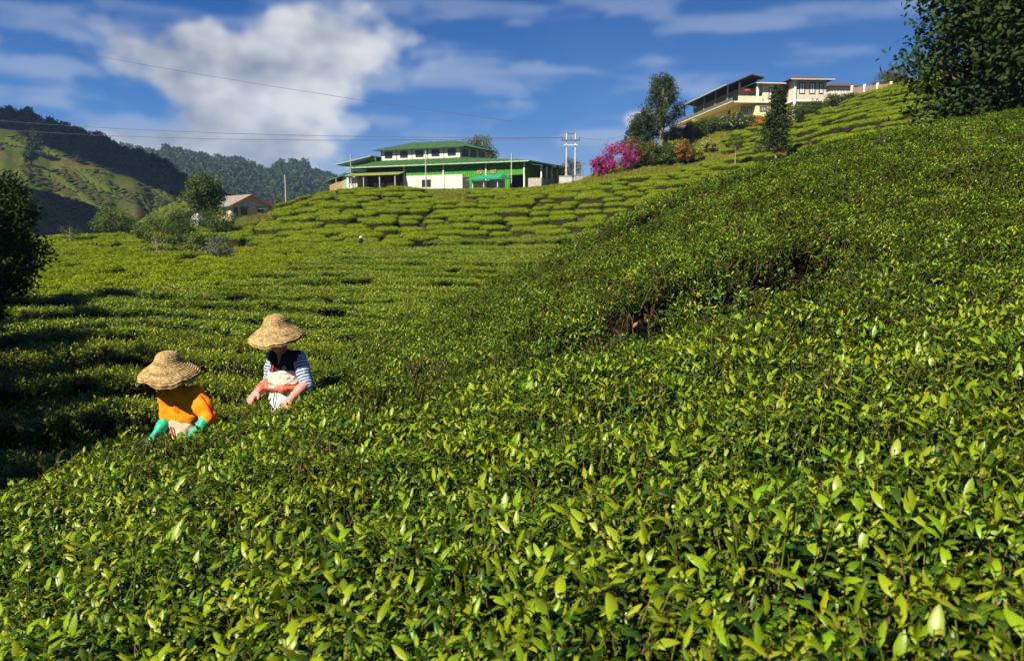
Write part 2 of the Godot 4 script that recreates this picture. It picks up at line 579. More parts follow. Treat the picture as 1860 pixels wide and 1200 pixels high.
func make_ground() -> void:
	var mb := MB.new()
	var nx := 220
	var nj := 240
	var soil := Color(0.050, 0.036, 0.020)
	var grass := Color(0.085, 0.120, 0.012)
	var straw := Color(0.170, 0.160, 0.022)
	var clay := Color(0.210, 0.085, 0.025)
	for j in nj:
		var w := exp(log(WMAX) * j / (nj - 1))
		var d := w - 9.0
		for i in nx:
			var s := (float(i) / (nx - 1) * 2.0 - 1.0) * SMAX
			var x := s * w
			var u := u_of(x, d)
			var y := ground(x, d)
			var g := smooth(100, 110, d) * smooth(350, 560, u)
			g = maxf(g, smooth(70, 90, d) * smooth(420, 120, u))
			g = maxf(g, smooth(92, 98, d) * smooth(1030, 1080, u) * smooth(1420, 1300, u))
			var k := nz.get_noise_2d(x * 3.0, d * 3.0)
			var c := soil.lerp(grass.lerp(straw, smooth(-0.1, 0.35, k)), maxf(g, 0.6 * smooth(-0.1, 0.25, k) * smooth(40, 60, d)))
			var cl := smooth(0.02, 0.25, nz2.get_noise_2d(x * 2.2 + 9.0, d * 2.2)) * smooth(60, 75, d)
			c = c.lerp(clay, cl * 0.55 * smooth(1250, 1450, u))
			mb.col = c
			mb.vert(Vector3(x, y, -d), Vector3.UP)
	for j in nj - 1:
		for i in nx - 1:
			var a := j * nx + i
			mb.ix.append_array([a, a + nx, a + 1, a + 1, a + nx, a + nx + 1])
	smooth_normals(mb)
	var m := mat("ground", Color.WHITE, 0.95, 0.2)
	m.vertex_color_use_as_albedo = true
	m.albedo_texture = noise_tex(0.05, [Color(0.55, 0.55, 0.55), Color(0.8, 0.8, 0.8), Color(1, 1, 1)], 256, 5, 8)
	m.uv1_triplanar = true
	m.uv1_world_triplanar = true
	m.uv1_scale = Vector3.ONE * 0.3
	solo("ground", mb.done(), m)

func smooth_normals(mb: MB) -> void:
	var acc := PackedVector3Array()
	acc.resize(mb.v.size())
	for k in range(0, mb.ix.size(), 3):
		var a := mb.ix[k]
		var b := mb.ix[k + 1]
		var c := mb.ix[k + 2]
		var n := (mb.v[c] - mb.v[a]).cross(mb.v[b] - mb.v[a])
		acc[a] += n; acc[b] += n; acc[c] += n
	for i in acc.size(): mb.n[i] = acc[i].normalized()

# a sheet of inner branches, near-black to stand in for shade, under the leaves of one hedge, between two distances that may vary with x
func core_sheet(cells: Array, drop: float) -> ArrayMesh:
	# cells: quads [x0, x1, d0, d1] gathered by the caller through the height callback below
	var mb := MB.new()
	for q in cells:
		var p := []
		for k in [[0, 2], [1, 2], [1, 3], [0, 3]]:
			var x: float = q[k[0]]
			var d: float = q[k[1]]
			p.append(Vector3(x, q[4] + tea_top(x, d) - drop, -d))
		mb.col = jitter(Color(0.007, 0.007, 0.004), 0.3)  # near-black colour paints the shade in the gaps between leaves
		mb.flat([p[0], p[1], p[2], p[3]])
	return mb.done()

func tea_top(x: float, d: float) -> float:
	var u := u_of(x, d)
	var dc := crest(u)
	if d < dc + 0.8: return lie(x, d) + tea_bump(x, d) - 0.07 + bank(x, d, u) - 0.75 * near_cut(x, d, u)
	var ph := row_phase(x, d)
	return lie(x, d) + tea_bump(x, d) * 0.8 + 0.34 * (0.5 - ph + floor(ph)) - 0.80 * row_cut(x, d)

func hedge_of(x: float, d: float) -> int:
	var u := u_of(x, d)
	var dc := crest(u)
	if d < dc + 0.8:
		var da := 7.3 + (u - 1250.0) * 0.0012
		if d < minf(da, dc * 0.84): return 0
		return 1 if d < dc * 0.84 else 2
	return 10 + int(floor(row_phase(x, d)))

func sees(x: float, d: float, y: float, slack: float) -> bool:
	# not far below the line of sight over the crest of the near slope
	var u := u_of(x, d)
	var dc := crest(u)
	if d < dc: return true
	var t := x / d
	var top := lie(t * dc, dc) + 0.05 - EYE
	return (y - EYE) / d > top / dc - slack

var tint_lo := Color(0.84, 1.03, 1.0)
var tint_hi := Color(1.20, 1.0, 0.95)

func make_tea() -> void:
	var hedges := {}
	var cores := {}
	# bands of distance: [from, to, patches per square metre, which patch, leaf scale]
	var bands := [
		[1.1, 2.6, 56.0, 0, 1.02], [2.6, 3.8, 58.0, 0, 0.95], [3.8, 6.0, 60.0, 0, 0.86], [6.0, 11.0, 54.0, 1, 0.86], [11.0, 18.0, 38.0, 1, 0.92], [18.0, 30.0, 46.0, 2, 1.05], [30.0, 50.0, 13.0, 3, 1.0], [50.0, 84.0, 6.5, 3, 1.35]]
	for b in bands:
		var d0: float = b[0]
		var d1: float = b[1]
		var steps := int(ceil((d1 - d0) / 0.5))
		for sidx in steps:
			var da := lerpf(d0, d1, float(sidx) / steps)
			var db := lerpf(d0, d1, float(sidx + 1) / steps)
			var half := 0.70 * db + 1.2
			var count := int(2.0 * half * (db - da) * b[2])
			for k in count:
				var x := r(-half, half)
				var d := r(da, db)
				var u := u_of(x, d)
				if d > interp(bu, bd, u): continue
				var y := tea_top(x, d)
				if not sees(x, d, y, 0.022 + 0.25 / d): continue
				var dc := crest(u)
				var cut := near_cut(x, d, u) if d < dc + 0.8 else row_cut(x, d)
				var bare := rng.randf() < cut * 1.25 - 0.10
				if d > 24.0 and d > dc + 0.8 and cut > 0.3: continue
				if bare and (d > 45.0 or rng.randf() < 0.15): continue
				var e := 0.25 if d < 20.0 else 0.5
				var gx := (tea_top(x + e, d) - y) / e
				var gd := (tea_top(x, d + e) - y) / e
				var nn := Vector3(-gx, 1.0, gd).normalized()
				var h := hedge_of(x, d)
				# a steep side of a hedge carries as many shoots per metre of its face as the top does
				var more := clampi(int(sqrt(1.0 + gx * gx + gd * gd) * 1.4) - 1, 0, 4) if d < 30.0 else 0
				for copy in more + 1:
					var twiggy := bare
					if copy > 0:
						x += r(-0.06, 0.06)
						d += r(-0.10, 0.10)
						y = tea_top(x, d)
						twiggy = rng.randf() < 0.30
					var which: int = b[3]
					if h < 10 and which == 2: which = 5
					elif h >= 10 and which < 2: which = 6
					var key := h * 8 + (4 if twiggy else which)
					if not hedges.has(key): hedges[key] = []
					var sc: float = b[4] * r(0.62, 1.4)
					var yaw := r(0, TAU)
					var axis := nn.lerp(Vector3.UP, 0.45).normalized()
					var s := axis.cross(Vector3(cos(yaw), 0, sin(yaw))).normalized()
					var basis_ := Basis(s, axis, s.cross(axis)).scaled_local(Vector3(sc, sc * r(0.85, 1.25), sc))
					hedges[key].append([Transform3D(basis_, Vector3(x, y - 0.02 * cut, -d)), tint_lo.lerp(tint_hi, rng.randf())])
	# the inner branch sheets, with shade put into their colour
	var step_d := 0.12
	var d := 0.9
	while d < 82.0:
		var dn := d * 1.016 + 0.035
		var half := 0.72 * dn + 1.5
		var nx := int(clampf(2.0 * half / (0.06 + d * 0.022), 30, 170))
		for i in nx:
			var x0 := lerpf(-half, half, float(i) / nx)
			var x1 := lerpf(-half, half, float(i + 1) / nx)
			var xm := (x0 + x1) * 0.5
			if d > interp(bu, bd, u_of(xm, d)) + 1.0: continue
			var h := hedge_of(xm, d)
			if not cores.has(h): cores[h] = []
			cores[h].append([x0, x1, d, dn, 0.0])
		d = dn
	var patches := [tea_patch(16, 0.21, 1.0, 5, true), tea_patch(16, 0.22, 1.0, 3, true), tea_patch(9, 0.20, 1.0, 1, false), tea_patch(52, 0.42, 1.2, 1, false), twig_patch(), tea_patch(9, 0.20, 1.0, 1, true), tea_patch(16, 0.22, 1.0, 3, false)]
	var lm := leaf_mat("tea_leaf", 0.40, 0.40, 0.42)
	var cm := leaf_mat("tea_branch_shade", 0.95, 0.0, 0.1)
	cm.backlight_enabled = false
	var names := {0: ["clipped tea hedge of glossy green leaves filling the near slope beside the pickers"], 1: ["tea hedge rising up the slope beyond the dark hollow between the bushes"], 2: ["tea hedge along the crest of the near slope, below the house on the hill"]}
	var ids := cores.keys()
	ids.sort()
	for h in ids:
		var first: Array = cores[h][cores[h].size() / 2]
		var o: Node3D
		var at := Vector3(0, 0, -first[2])
		if h < 10: o = thing("tea_hedge", names[h][0], "hedge", at, 0.0, "clipped tea hedges of the near slope")
		else: o = thing("tea_hedge", "low clipped row of tea crossing the flat field behind the two pickers", "hedge", at, 0.0, "tea rows crossing the flat field")
		var sheet := part(o, "shade_dark_branches", core_sheet(cores[h], 0.17 if h < 10 else 0.09), cm)
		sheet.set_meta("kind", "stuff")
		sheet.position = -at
		for w in 7:
			if not hedges.has(h * 8 + w): continue
			var list: Array = hedges[h * 8 + w]
			var mm := MultiMesh.new()
			mm.transform_format = MultiMesh.TRANSFORM_3D
			mm.use_colors = true
			mm.mesh = patches[w]
			mm.instance_count = list.size()
			for i in list.size():
				mm.set_instance_transform(i, list[i][0])
				mm.set_instance_color(i, list[i][1])
			var mi := MultiMeshInstance3D.new()
			mi.name = "foliage"
			mi.multimesh = mm
			mi.material_override = lm
			mi.position = -at
			mi.set_meta("kind", "stuff")
			o.add_child(mi, true)
		if h == 0: big_leaves(o, at, lm)

# the large single leaves and bare twigs that stand up out of the nearest hedge
func big_leaves(o: Node3D, at: Vector3, lm: Material) -> void:
	var kinds := []
	for k in 8:
		var mb := MB.new()
		mb.col = jitter([MATURE, FRESH, OLD, MATURE, FRESH, YOUNG, OLD, MATURE][k], 0.15)
		var L := r(0.085, 0.115)
		mb.leaf(Vector3.ZERO, Vector3(1, 0.25, 0), Vector3.UP, L, L * r(0.36, 0.44), r(0.3, 1.2), r(0.2, 0.5), 7)
		mb.col = TWIG
		mb.tube([Vector3(-0.03, -0.04, 0), Vector3(-0.005, -0.005, 0), Vector3(0.004, 0.0, 0)], [0.0025, 0.0018, 0.0012], 4)
		kinds.append(mb.done())
	var n := 0
	while n < 290:
		var d := lerpf(1.45, 4.6, pow(rng.randf(), 1.3))
		var x := r(-0.64, 0.64) * d
		if hedge_of(x, d) != 0: continue
		var y := tea_top(x, d)
		var p := part(o, "leaf", kinds[n % 8], lm)
		p.transform = Transform3D(Basis.from_euler(Vector3(r(-0.5, 0.5), r(0, TAU), r(-0.3, 1.0))).scaled(Vector3.ONE * r(0.5, 0.85)), Vector3(x, y + r(0.03, 0.075), -d) - at)
		n += 1
	for k in 60:
		var d := r(1.6, 8.0)
		var x := r(-0.6, 0.64) * d
		if hedge_of(x, d) != 0: continue
		var y := tea_top(x, d)
		var mb := MB.new()
		mb.col = jitter(TWIG, 0.3)
		var a := r(0, TAU)
		var e := Vector3(cos(a), r(0.1, 0.9), sin(a)).normalized()
		var q := Vector3(x, y - 0.03, -d) - at
		mb.tube([q, q + e * 0.06 + Vector3(0, 0.01, 0), q + e * r(0.1, 0.16) + rdir() * 0.02], [0.0035, 0.003, 0.002], 5)
		part(o, "twig", mb.done(), cm_twig())

func cm_twig() -> Material:
	var m := mat("twig", Color.WHITE, 0.8, 0.3)
	m.vertex_color_use_as_albedo = true
	return m
# ---------------------------------------------------------------- separate tea bushes of the farther slopes
func bush_mesh(L: float, W: float, H: float, leaves: int, seed_: int) -> ArrayMesh:
	var mb := MB.new()
	var off := seed_ * 17.3
	var nu := 22
	var nv := 9
	# rounded, flat-topped cushion
	var pos := func(a: float, t: float) -> Vector3:
		var rad := pow(sin(t * PI * 0.5), 0.55)
		var y := pow(cos(t * PI * 0.5), 0.34)
		var cx := cos(a)
		var sx := sin(a)
		var k := 1.0 + 0.22 * nz.get_noise_2d(cx * 14.0 + off, sx * 14.0)
		var p := Vector3(signf(cx) * pow(absf(cx), 0.75) * L * 0.5 * rad * k, H * y, signf(sx) * pow(absf(sx), 0.8) * W * 0.5 * rad * k)
		p.y += 0.10 * nz2.get_noise_2d(p.x * 16.0 + off, p.z * 16.0) * minf(1.0, y * 2.0)
		return p
	for j in nv + 1:
		for i in nu + 1:
			mb.col = Color(0.075, 0.108, 0.006) if j < nv - 3 else Color(0.042, 0.032, 0.019)   # leafy plucking table; woody skirt darkened to stand in for shade low down
			mb.vert(pos.call(TAU * i / nu, float(j) / nv) * 0.95, Vector3.UP)
	for j in nv:
		for i in nu:
			var a := j * (nu + 1) + i
			mb.ix.append_array([a, a + 1, a + nu + 1, a + 1, a + nu + 2, a + nu + 1])
	smooth_normals(mb)
	if mb.n[3].y < 0:
		for i in mb.n.size(): mb.n[i] = -mb.n[i]
		for k in range(0, mb.ix.size(), 3):
			var t := mb.ix[k + 1]
			mb.ix[k + 1] = mb.ix[k + 2]
			mb.ix[k + 2] = t
	for k in leaves:
		var t := sqrt(rng.randf())
		if t > 0.86 and rng.randf() < 0.6: t = r(0.1, 0.8)
		var a := r(0, TAU)
		var p: Vector3 = pos.call(a, t)
		var out := Vector3(p.x / (L * L), 0.35 * (1.0 - t) / H, p.z / (W * W)).normalized()
		var up := out.lerp(Vector3.UP, 0.5).normalized()
		mb.col = jitter(YOUNG if rng.randf() < 0.62 else (FRESH if rng.randf() < 0.8 else MATURE), 0.3)
		if t > 0.80: mb.col = jitter(MATURE, 0.3)  # mature leaves low down, their darker colour doubling as side shade
		mb.chip(p + up * r(-0.03, 0.03), (rdir() + up * 0.5), up, r(0.06, 0.12), r(0.04, 0.075))
	return mb.done()

func free_for_bush(x: float, d: float, u: float) -> bool:
	# yard of the factory, garden and lawn, the little house and the scrub beside it
	if d > 107.0 and u > 560 and u < 1010: return false
	if u > 985 and u < 1240 and d > 103.0: return false
	if u >= 1240 and u < 1330 and d > 108.0: return false
	if u > 1330 and u < 1560 and d > 120.0: return false
	if u > 745 and u < 860 and d > 97.0 and d + (u - 800) * 0.05 > 99.0: return false
	if u > 320 and u < 500 and d > 93.0: return false
	if u > 225 and u < 440 and d > 58.0 and d < 80.0 and u > 225 + (80 - d) * 4: return false
	if u < 330 and d > 84.0: return false
	if d > 118.0 and u < 560: return false
	return true

func make_bushes() -> void:
	var kinds := []
	for k in 8:
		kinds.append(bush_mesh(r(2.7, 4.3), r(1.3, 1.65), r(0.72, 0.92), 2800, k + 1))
	var spots := []
	var d := 31.0
	while d < 134.0:
		var gap := lerpf(1.9, 2.05, smooth(35, 95, d))
		var half := 0.66 * d + 3.0
		var x := -half + r(0, 2)
		while x < half:
			var size := lerpf(0.90, 1.05, smooth(35, 90, d)) * r(0.8, 1.2)
			var xx := x
			var dd := d + r(-0.25, 0.25) * gap + 2.2 * nz.get_noise_2d(x * 1.1, d * 0.3)
			var u := u_of(xx, dd)
			x += 3.5 * size * r(0.68, 0.92)
			if dd < interp(bu, bd, u) + 0.6 or u < -60 or u > 1930: continue
			if not free_for_bush(xx, dd, u): continue
			if nz2.get_noise_2d(xx * 4.0 + 11.0, dd * 4.0) > 0.62: continue
			var y := ground(xx, dd)
			if not sees(xx, dd, y + 0.8, 0.004): continue
			var e := 1.2
			var gx := (lie(xx + e, dd) - lie(xx - e, dd)) / (2 * e)
			var gd := (lie(xx, dd + e) - lie(xx, dd - e)) / (2 * e)
			var along := Vector3(1, 0, 0)
			var grad := Vector2(gx, -gd)
			if grad.length() > 0.05:
				var g2 := grad.normalized()
				var alt := Vector3(-g2.y, 0, g2.x)
				if alt.x < 0: alt = -alt
				along = along.lerp(alt, smooth(0.05, 0.25, grad.length()) * 0.85).normalized()
			along.y = Vector2(along.x, along.z).dot(grad)
			along = along.normalized()
			var nn := Vector3(-gx, 1.0, gd).normalized().lerp(Vector3.UP, 0.35).normalized()
			var z := along.cross(nn).normalized()
			var yaw := r(-0.10, 0.10)
			var b := Basis(along, z.cross(along), z).rotated(Vector3.UP, yaw).scaled_local(Vector3(size * r(0.8, 1.25), size * r(0.85, 1.15), size * r(0.9, 1.15)))
			spots.append([size / dd, Transform3D(b, Vector3(xx, y - 0.06, -dd)), u, dd, rng.randi() % 8])
		d += gap
	spots.sort_custom(func(a, b): return a[0] > b[0])
	var lm := leaf_mat("tea_leaf_far", 0.75, 0.35, 0.2)
	var protos := []
	var n := 0
	var rest := []
	var zones := {
		"low": ["rounded tea bush on the lower slope beside the scrub and bare shrubs", "tea bushes beside the scrub"],
		"factory": ["rounded tea bush on the slope below the green-roofed factory", "tea bushes below the factory"],
		"lawn": ["rounded tea bush on the terraces below the flowering garden", "tea bushes below the garden"],
		"house": ["rounded tea bush on the steep slope below the hilltop house", "tea bushes below the hilltop house"]}
	for s in spots:
		if n >= 300:
			rest.append(s)
			continue
		var z: Array = zones["low" if s[2] < 430 else "factory" if s[2] < 985 else "lawn" if s[2] < 1330 else "house"]
		var o := MeshInstance3D.new()
		o.name = numbered("tea_bush")
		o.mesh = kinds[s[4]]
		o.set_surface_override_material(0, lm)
		add_child(o)
		o.transform = s[1]
		tag(o, z[0], "bush", z[1])
		n += 1
	if rest:
		var mm := MultiMesh.new()
		mm.transform_format = MultiMesh.TRANSFORM_3D
		mm.mesh = kinds[0]
		mm.instance_count = rest.size()
		for i in rest.size(): mm.set_instance_transform(i, rest[i][1])
		var mi := MultiMeshInstance3D.new()
		mi.name = "distant_tea_bushes"
		mi.multimesh = mm
		mi.material_override = lm
		add_child(mi)
		tag(mi, "mass of small tea bushes on the farthest terraces", "tea bushes", "", "stuff")

# ---------------------------------------------------------------- hills far away
func ridge(called: String, us: Array, vs: Array, dist: float, back: float, foot_v: float, front: float, rough_: float, m: Material, colfn: Callable) -> void:
	var mb := MB.new()
	var pu := PackedFloat32Array(us)
	var pv := PackedFloat32Array(vs)
	var nx := 160
	var nj := 60
	for j in nj:
		var f := float(j) / (nj - 1)      # 0 foot, 1 ridge, then the back slope
		for i in nx:
			var u := lerpf(us[0], us[-1], float(i) / (nx - 1))
			var top := pt(u, interp(pu, pv, u), dist)
			var foot := pt(u, foot_v, dist - front)
			foot.y = -47.0
			var p: Vector3
			if f <= 0.75:
				var t := f / 0.75
				p = foot.lerp(top, t)
				p.y = lerpf(foot.y, top.y, smooth(-0.15, 1.1, t) * 0.6 + 0.4 * t)
				var gully := nz.get_noise_2d(u * 0.22 + dist, t * 6.0 + u * 0.03)
				p.y += gully * rough_ * sin(PI * t) * 3.0 + nz2.get_noise_2d(u * 0.7, t * 40.0 + dist) * rough_ * 0.5 * sin(PI * t)
			else:
				var t := (f - 0.75) / 0.25
				p = top + Vector3((u - 930.0) / FOCAL * back * t, -back * 0.45 * t, -back * t)
			mb.col = colfn.call(u, f, p)
			mb.vert(p, Vector3.UP)
	for j in nj - 1:
		for i in nx - 1:
			var a := j * nx + i
			mb.ix.append_array([a, a + nx, a + 1, a + 1, a + nx, a + nx + 1])
	smooth_normals(mb)
	var o := solo(called, mb.done(), m)
	hill_pts[called] = [mb.v, nx, nj]

var hill_pts := {}

func hill_at(called: String, fi: float, fj: float) -> Vector3:
	var h: Array = hill_pts[called]
	var nx: int = h[1]
	var i: float = clampf(fi, 0, 0.9999) * (nx - 1)
	var j: float = clampf(fj, 0, 0.9999) * (h[2] - 1)
	var a := int(j) * nx + int(i)
	var v: PackedVector3Array = h[0]
	return v[a].lerp(v[a + 1], i - int(i)).lerp(v[a + nx].lerp(v[a + nx + 1], i - int(i)), j - int(j))

func crown_mesh(chips: int, seed_: int, c0: Color, c1: Color) -> ArrayMesh:
	# a forest tree crown about 1 m across, standing on y = 0
	var mb := MB.new()
	var lumps := []
	for k in 9: lumps.append([Vector3(r(-0.28, 0.28), r(0.32, 0.85), r(-0.28, 0.28)), r(0.18, 0.30)])
	for k in chips:
		var l: Array = lumps[k % 9]
		var n := rdir()
		n.y = absf(n.y) * 0.9 + n.y * 0.1
		var p: Vector3 = l[0] + n.normalized() * l[1]
		mb.col = jitter(c0.lerp(c1, rng.randf()), 0.3)
		mb.chip(p, rdir() + n * 0.3, n + rdir() * 0.3, r(0.10, 0.17), r(0.09, 0.14))
	mb.col = Color(0.03, 0.022, 0.014)
	mb.tube([Vector3(0, -0.25, 0), Vector3(0, 0.5, 0)], [0.05, 0.03], 5)
	return mb.done()

func scatter(called: String, mesh: Mesh, m: Material, list: Array, label: String, category: String, cols := []) -> void:
	var mm := MultiMesh.new()
	mm.transform_format = MultiMesh.TRANSFORM_3D
	mm.use_colors = not cols.is_empty()
	mm.mesh = mesh
	mm.instance_count = list.size()
	for i in list.size():
		mm.set_instance_transform(i, list[i])
		if cols: mm.set_instance_color(i, cols[i])
	var mi := MultiMeshInstance3D.new()
	mi.name = numbered(called)
	mi.multimesh = mm
	mi.material_override = m
	add_child(mi)
	tag(mi, label, category, "", "stuff")

func make_hills() -> void:
	var hm := mat("hill_tea", Color.WHITE, 0.95, 0.15)
	hm.vertex_color_use_as_albedo = true
	hm.albedo_texture = noise_tex(0.06, [Color(0.5, 0.5, 0.5), Color(0.75, 0.75, 0.75), Color(1, 1, 1)], 256, 5, 21)
	hm.uv1_triplanar = true
	hm.uv1_world_triplanar = true
	hm.uv1_scale = Vector3.ONE * 0.02
	# valley floor reaching to the horizon
	var vm := MB.new()
	vm.col = Color(0.03, 0.05, 0.012)
	for k in 48:
		var a := TAU * k / 48
		var b := TAU * (k + 1) / 48
		vm.flat([Vector3(0, -46, 0), Vector3(cos(a) * 9000, -46, -sin(a) * 9000), Vector3(cos(b) * 9000, -46, -sin(b) * 9000)])
	solo("valley_ground", vm.done(), hm)
	var tea_col := func(u: float, f: float, p: Vector3) -> Color:
		var k := nz.get_noise_2d(p.x * 0.25, p.z * 0.25)
		return Color(0.070, 0.095, 0.014).lerp(Color(0.120, 0.130, 0.030), smooth(-0.1, 0.3, k)).lerp(Color(0.14, 0.09, 0.035), 0.7 * smooth(0.18, 0.36, nz2.get_noise_2d(p.x * 0.5 + 50.0, p.z * 0.5)))
	var wood_col := func(u: float, f: float, p: Vector3) -> Color:
		return Color(0.022, 0.036, 0.012)
	ridge("forest_hill", [-500, 100, 220, 300, 400, 470, 520, 560, 610, 700, 1000, 1500], [206, 261, 279, 283, 300, 312, 306, 315, 330, 350, 374, 382], 1500.0, 500.0, 420.0, 650.0, 8.0, hm, wood_col)
	ridge("tea_hill", [-900, -300, 0, 60, 130, 200, 270, 320, 370, 430, 520], [120, 160, 203, 226, 248, 276, 308, 336, 362, 385, 420], 620.0, 300.0, 425.0, 330.0, 1.6, hm, tea_col)
	ridge("tea_spur", [-700, -100, 0, 100, 180, 240, 300, 360], [260, 300, 322, 350, 378, 398, 412, 424], 380.0, 160.0, 430.0, 130.0, 0.9, hm, tea_col)
	ridge("tea_knoll", [215, 250, 280, 305, 330, 370, 420, 480], [392, 372, 357, 352, 356, 368, 380, 396], 210.0, 60.0, 405.0, 60.0, 0.3, hm, tea_col)
	var fm := leaf_mat("forest_leaf", 0.7, 0.15, 0.25)
	var crown := crown_mesh(520, 1, Color(0.013, 0.028, 0.008), Color(0.040, 0.062, 0.016))
	var list := []
	var cols := []
	for k in 5200:
		var p := hill_at("forest_hill", r(0.22, 0.85), r(0.12, 0.80))
		var s := r(13, 30)
		list.append(Transform3D(Basis(Vector3.UP, r(0, TAU)).scaled(Vector3(s, s * r(0.8, 1.3), s)), p - Vector3(0, 3, 0)))
		var t := clampf(0.5 + 1.2 * nz.get_noise_2d(p.x * 0.08, p.z * 0.08) + r(-0.3, 0.3), 0, 1)
		cols.append(Color(0.86, 1.02, 0.98).lerp(Color(1.28, 1.06, 0.9), t))
	scatter("far_forest", crown, fm, list, "dense far forest covering the blue-green ridge", "forest", cols)
	list = []
	cols = []
	for k in 2600:
		var fi := rng.randf()
		var fj := 0.75 - 0.16 * pow(rng.randf(), 2.0) * (1.0 + 0.8 * nz.get_noise_1d(fi * 400.0)) + r(0, 0.08)
		if rng.randf() < 0.03: fj = r(0.3, 0.7) if nz2.get_noise_1d(fi * 900.0) > 0.1 else fj
		var p := hill_at("tea_hill", fi, fj)
		var s := r(5, 11)
		list.append(Transform3D(Basis(Vector3.UP, r(0, TAU)).scaled(Vector3(s, s * r(0.9, 1.5), s)), p - Vector3(0, 1.0, 0)))
		cols.append(Color(0.78, 0.92, 0.9).lerp(Color(1.08, 0.94, 0.8), rng.randf()))
	scatter("ridge_forest", crown, fm, list, "dark wood along the crest of the tea-planted hill", "forest", cols)
	# clipped tea rows of the far hills
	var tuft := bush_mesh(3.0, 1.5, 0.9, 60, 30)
	var lm := leaf_mat("tea_leaf_far", 0.75, 0.35, 0.2)
	list = []
	for spec in [["tea_knoll", 58, 0.05, 0.74, 1.0], ["tea_spur", 90, 0.1, 0.75, 1.2], ["tea_hill", 90, 0.1, 0.62, 1.6]]:
		for j in spec[1]:
			var fj: float = lerpf(spec[2], spec[3], float(j) / spec[1])
			var fi := r(0, 0.004)
			while fi < 1.0:
				var p := hill_at(spec[0], fi, fj + 0.012 * nz.get_noise_1d(fi * 300.0 + j))
				var q := hill_at(spec[0], fi + 0.004, fj)
				var al := (q - p).normalized()
				fi += 3.1 * spec[4] * r(0.8, 1.3) / maxf(p.distance_to(q), 0.5) * 0.004
				if p.x / -p.z < -0.75 or p.x / -p.z > -0.2 and spec[0] != "tea_knoll": continue
				if nz2.get_noise_2d(p.x * 0.4, p.z * 0.4) > 0.05: continue
				var z := al.cross(Vector3.UP).normalized()
				list.append(Transform3D(Basis(al, z.cross(al), z).scaled_local(Vector3.ONE * spec[4]), p - Vector3(0, 0.2, 0)))
	scatter("far_tea_rows", tuft, lm, list, "far rows of tea striping the valley hills", "tea rows")

# a fair-weather cloud out of the frame, between the sun and the tea hill: it shades that hillside in patches
func make_cloud() -> void:
	var mb := MB.new()
	var centre := Vector3(-285, 20, -500) - SUN_DIR / 0.76 * 620.0
	for k in 84:
		var a := k * 2.4
		var q := sqrt((k + 0.5) / 84.0)
		var c := centre + Vector3(cos(a) * q * 330.0 + r(-30, 30), r(-12, 25), sin(a) * q * 230.0 + r(-30, 30))
		var over := c - centre + Vector3(-285, 0, -500)        # the spot on the hill that this puff shades
		var rad := r(40, 58)
		if Vector2(over.x + 318.0, (over.z + 545.0) * 0.7).length() < rad + 26.0 or Vector2(over.x + 236.0, over.z + 500.0).length() < rad + 12.0: continue
		var nu := 20
		var nv := 12
		var st := mb.v.size()
		for j in nv + 1:
			for i in nu + 1:
				var t := PI * j / nv
				var b := TAU * i / nu
				var n := Vector3(sin(t) * cos(b), cos(t), sin(t) * sin(b))
				var p := c + n * Vector3(1, 0.5, 1) * rad * (1.0 + 0.45 * nz.get_noise_3dv((c + n * rad) * 0.35))
				mb.vert(p, n)
		for j in nv:
			for i in nu:
				var e := st + j * (nu + 1) + i
				mb.tri(e, e + 1, e + nu + 1)
				mb.tri(e + 1, e + nu + 2, e + nu + 1)
	solo("cloud", mb.done(), mat("cloud_white", lin(0.85, 0.85, 0.85), 1.0, 0.0))
# ---------------------------------------------------------------- trees, shrubs
# lumps: [centre (fraction of height/width), radius]; every clump is a cloud of leaf-sized faces round a branch end
func mix(a: Dictionary, b: Dictionary) -> Dictionary:
	return a.merged(b, true)

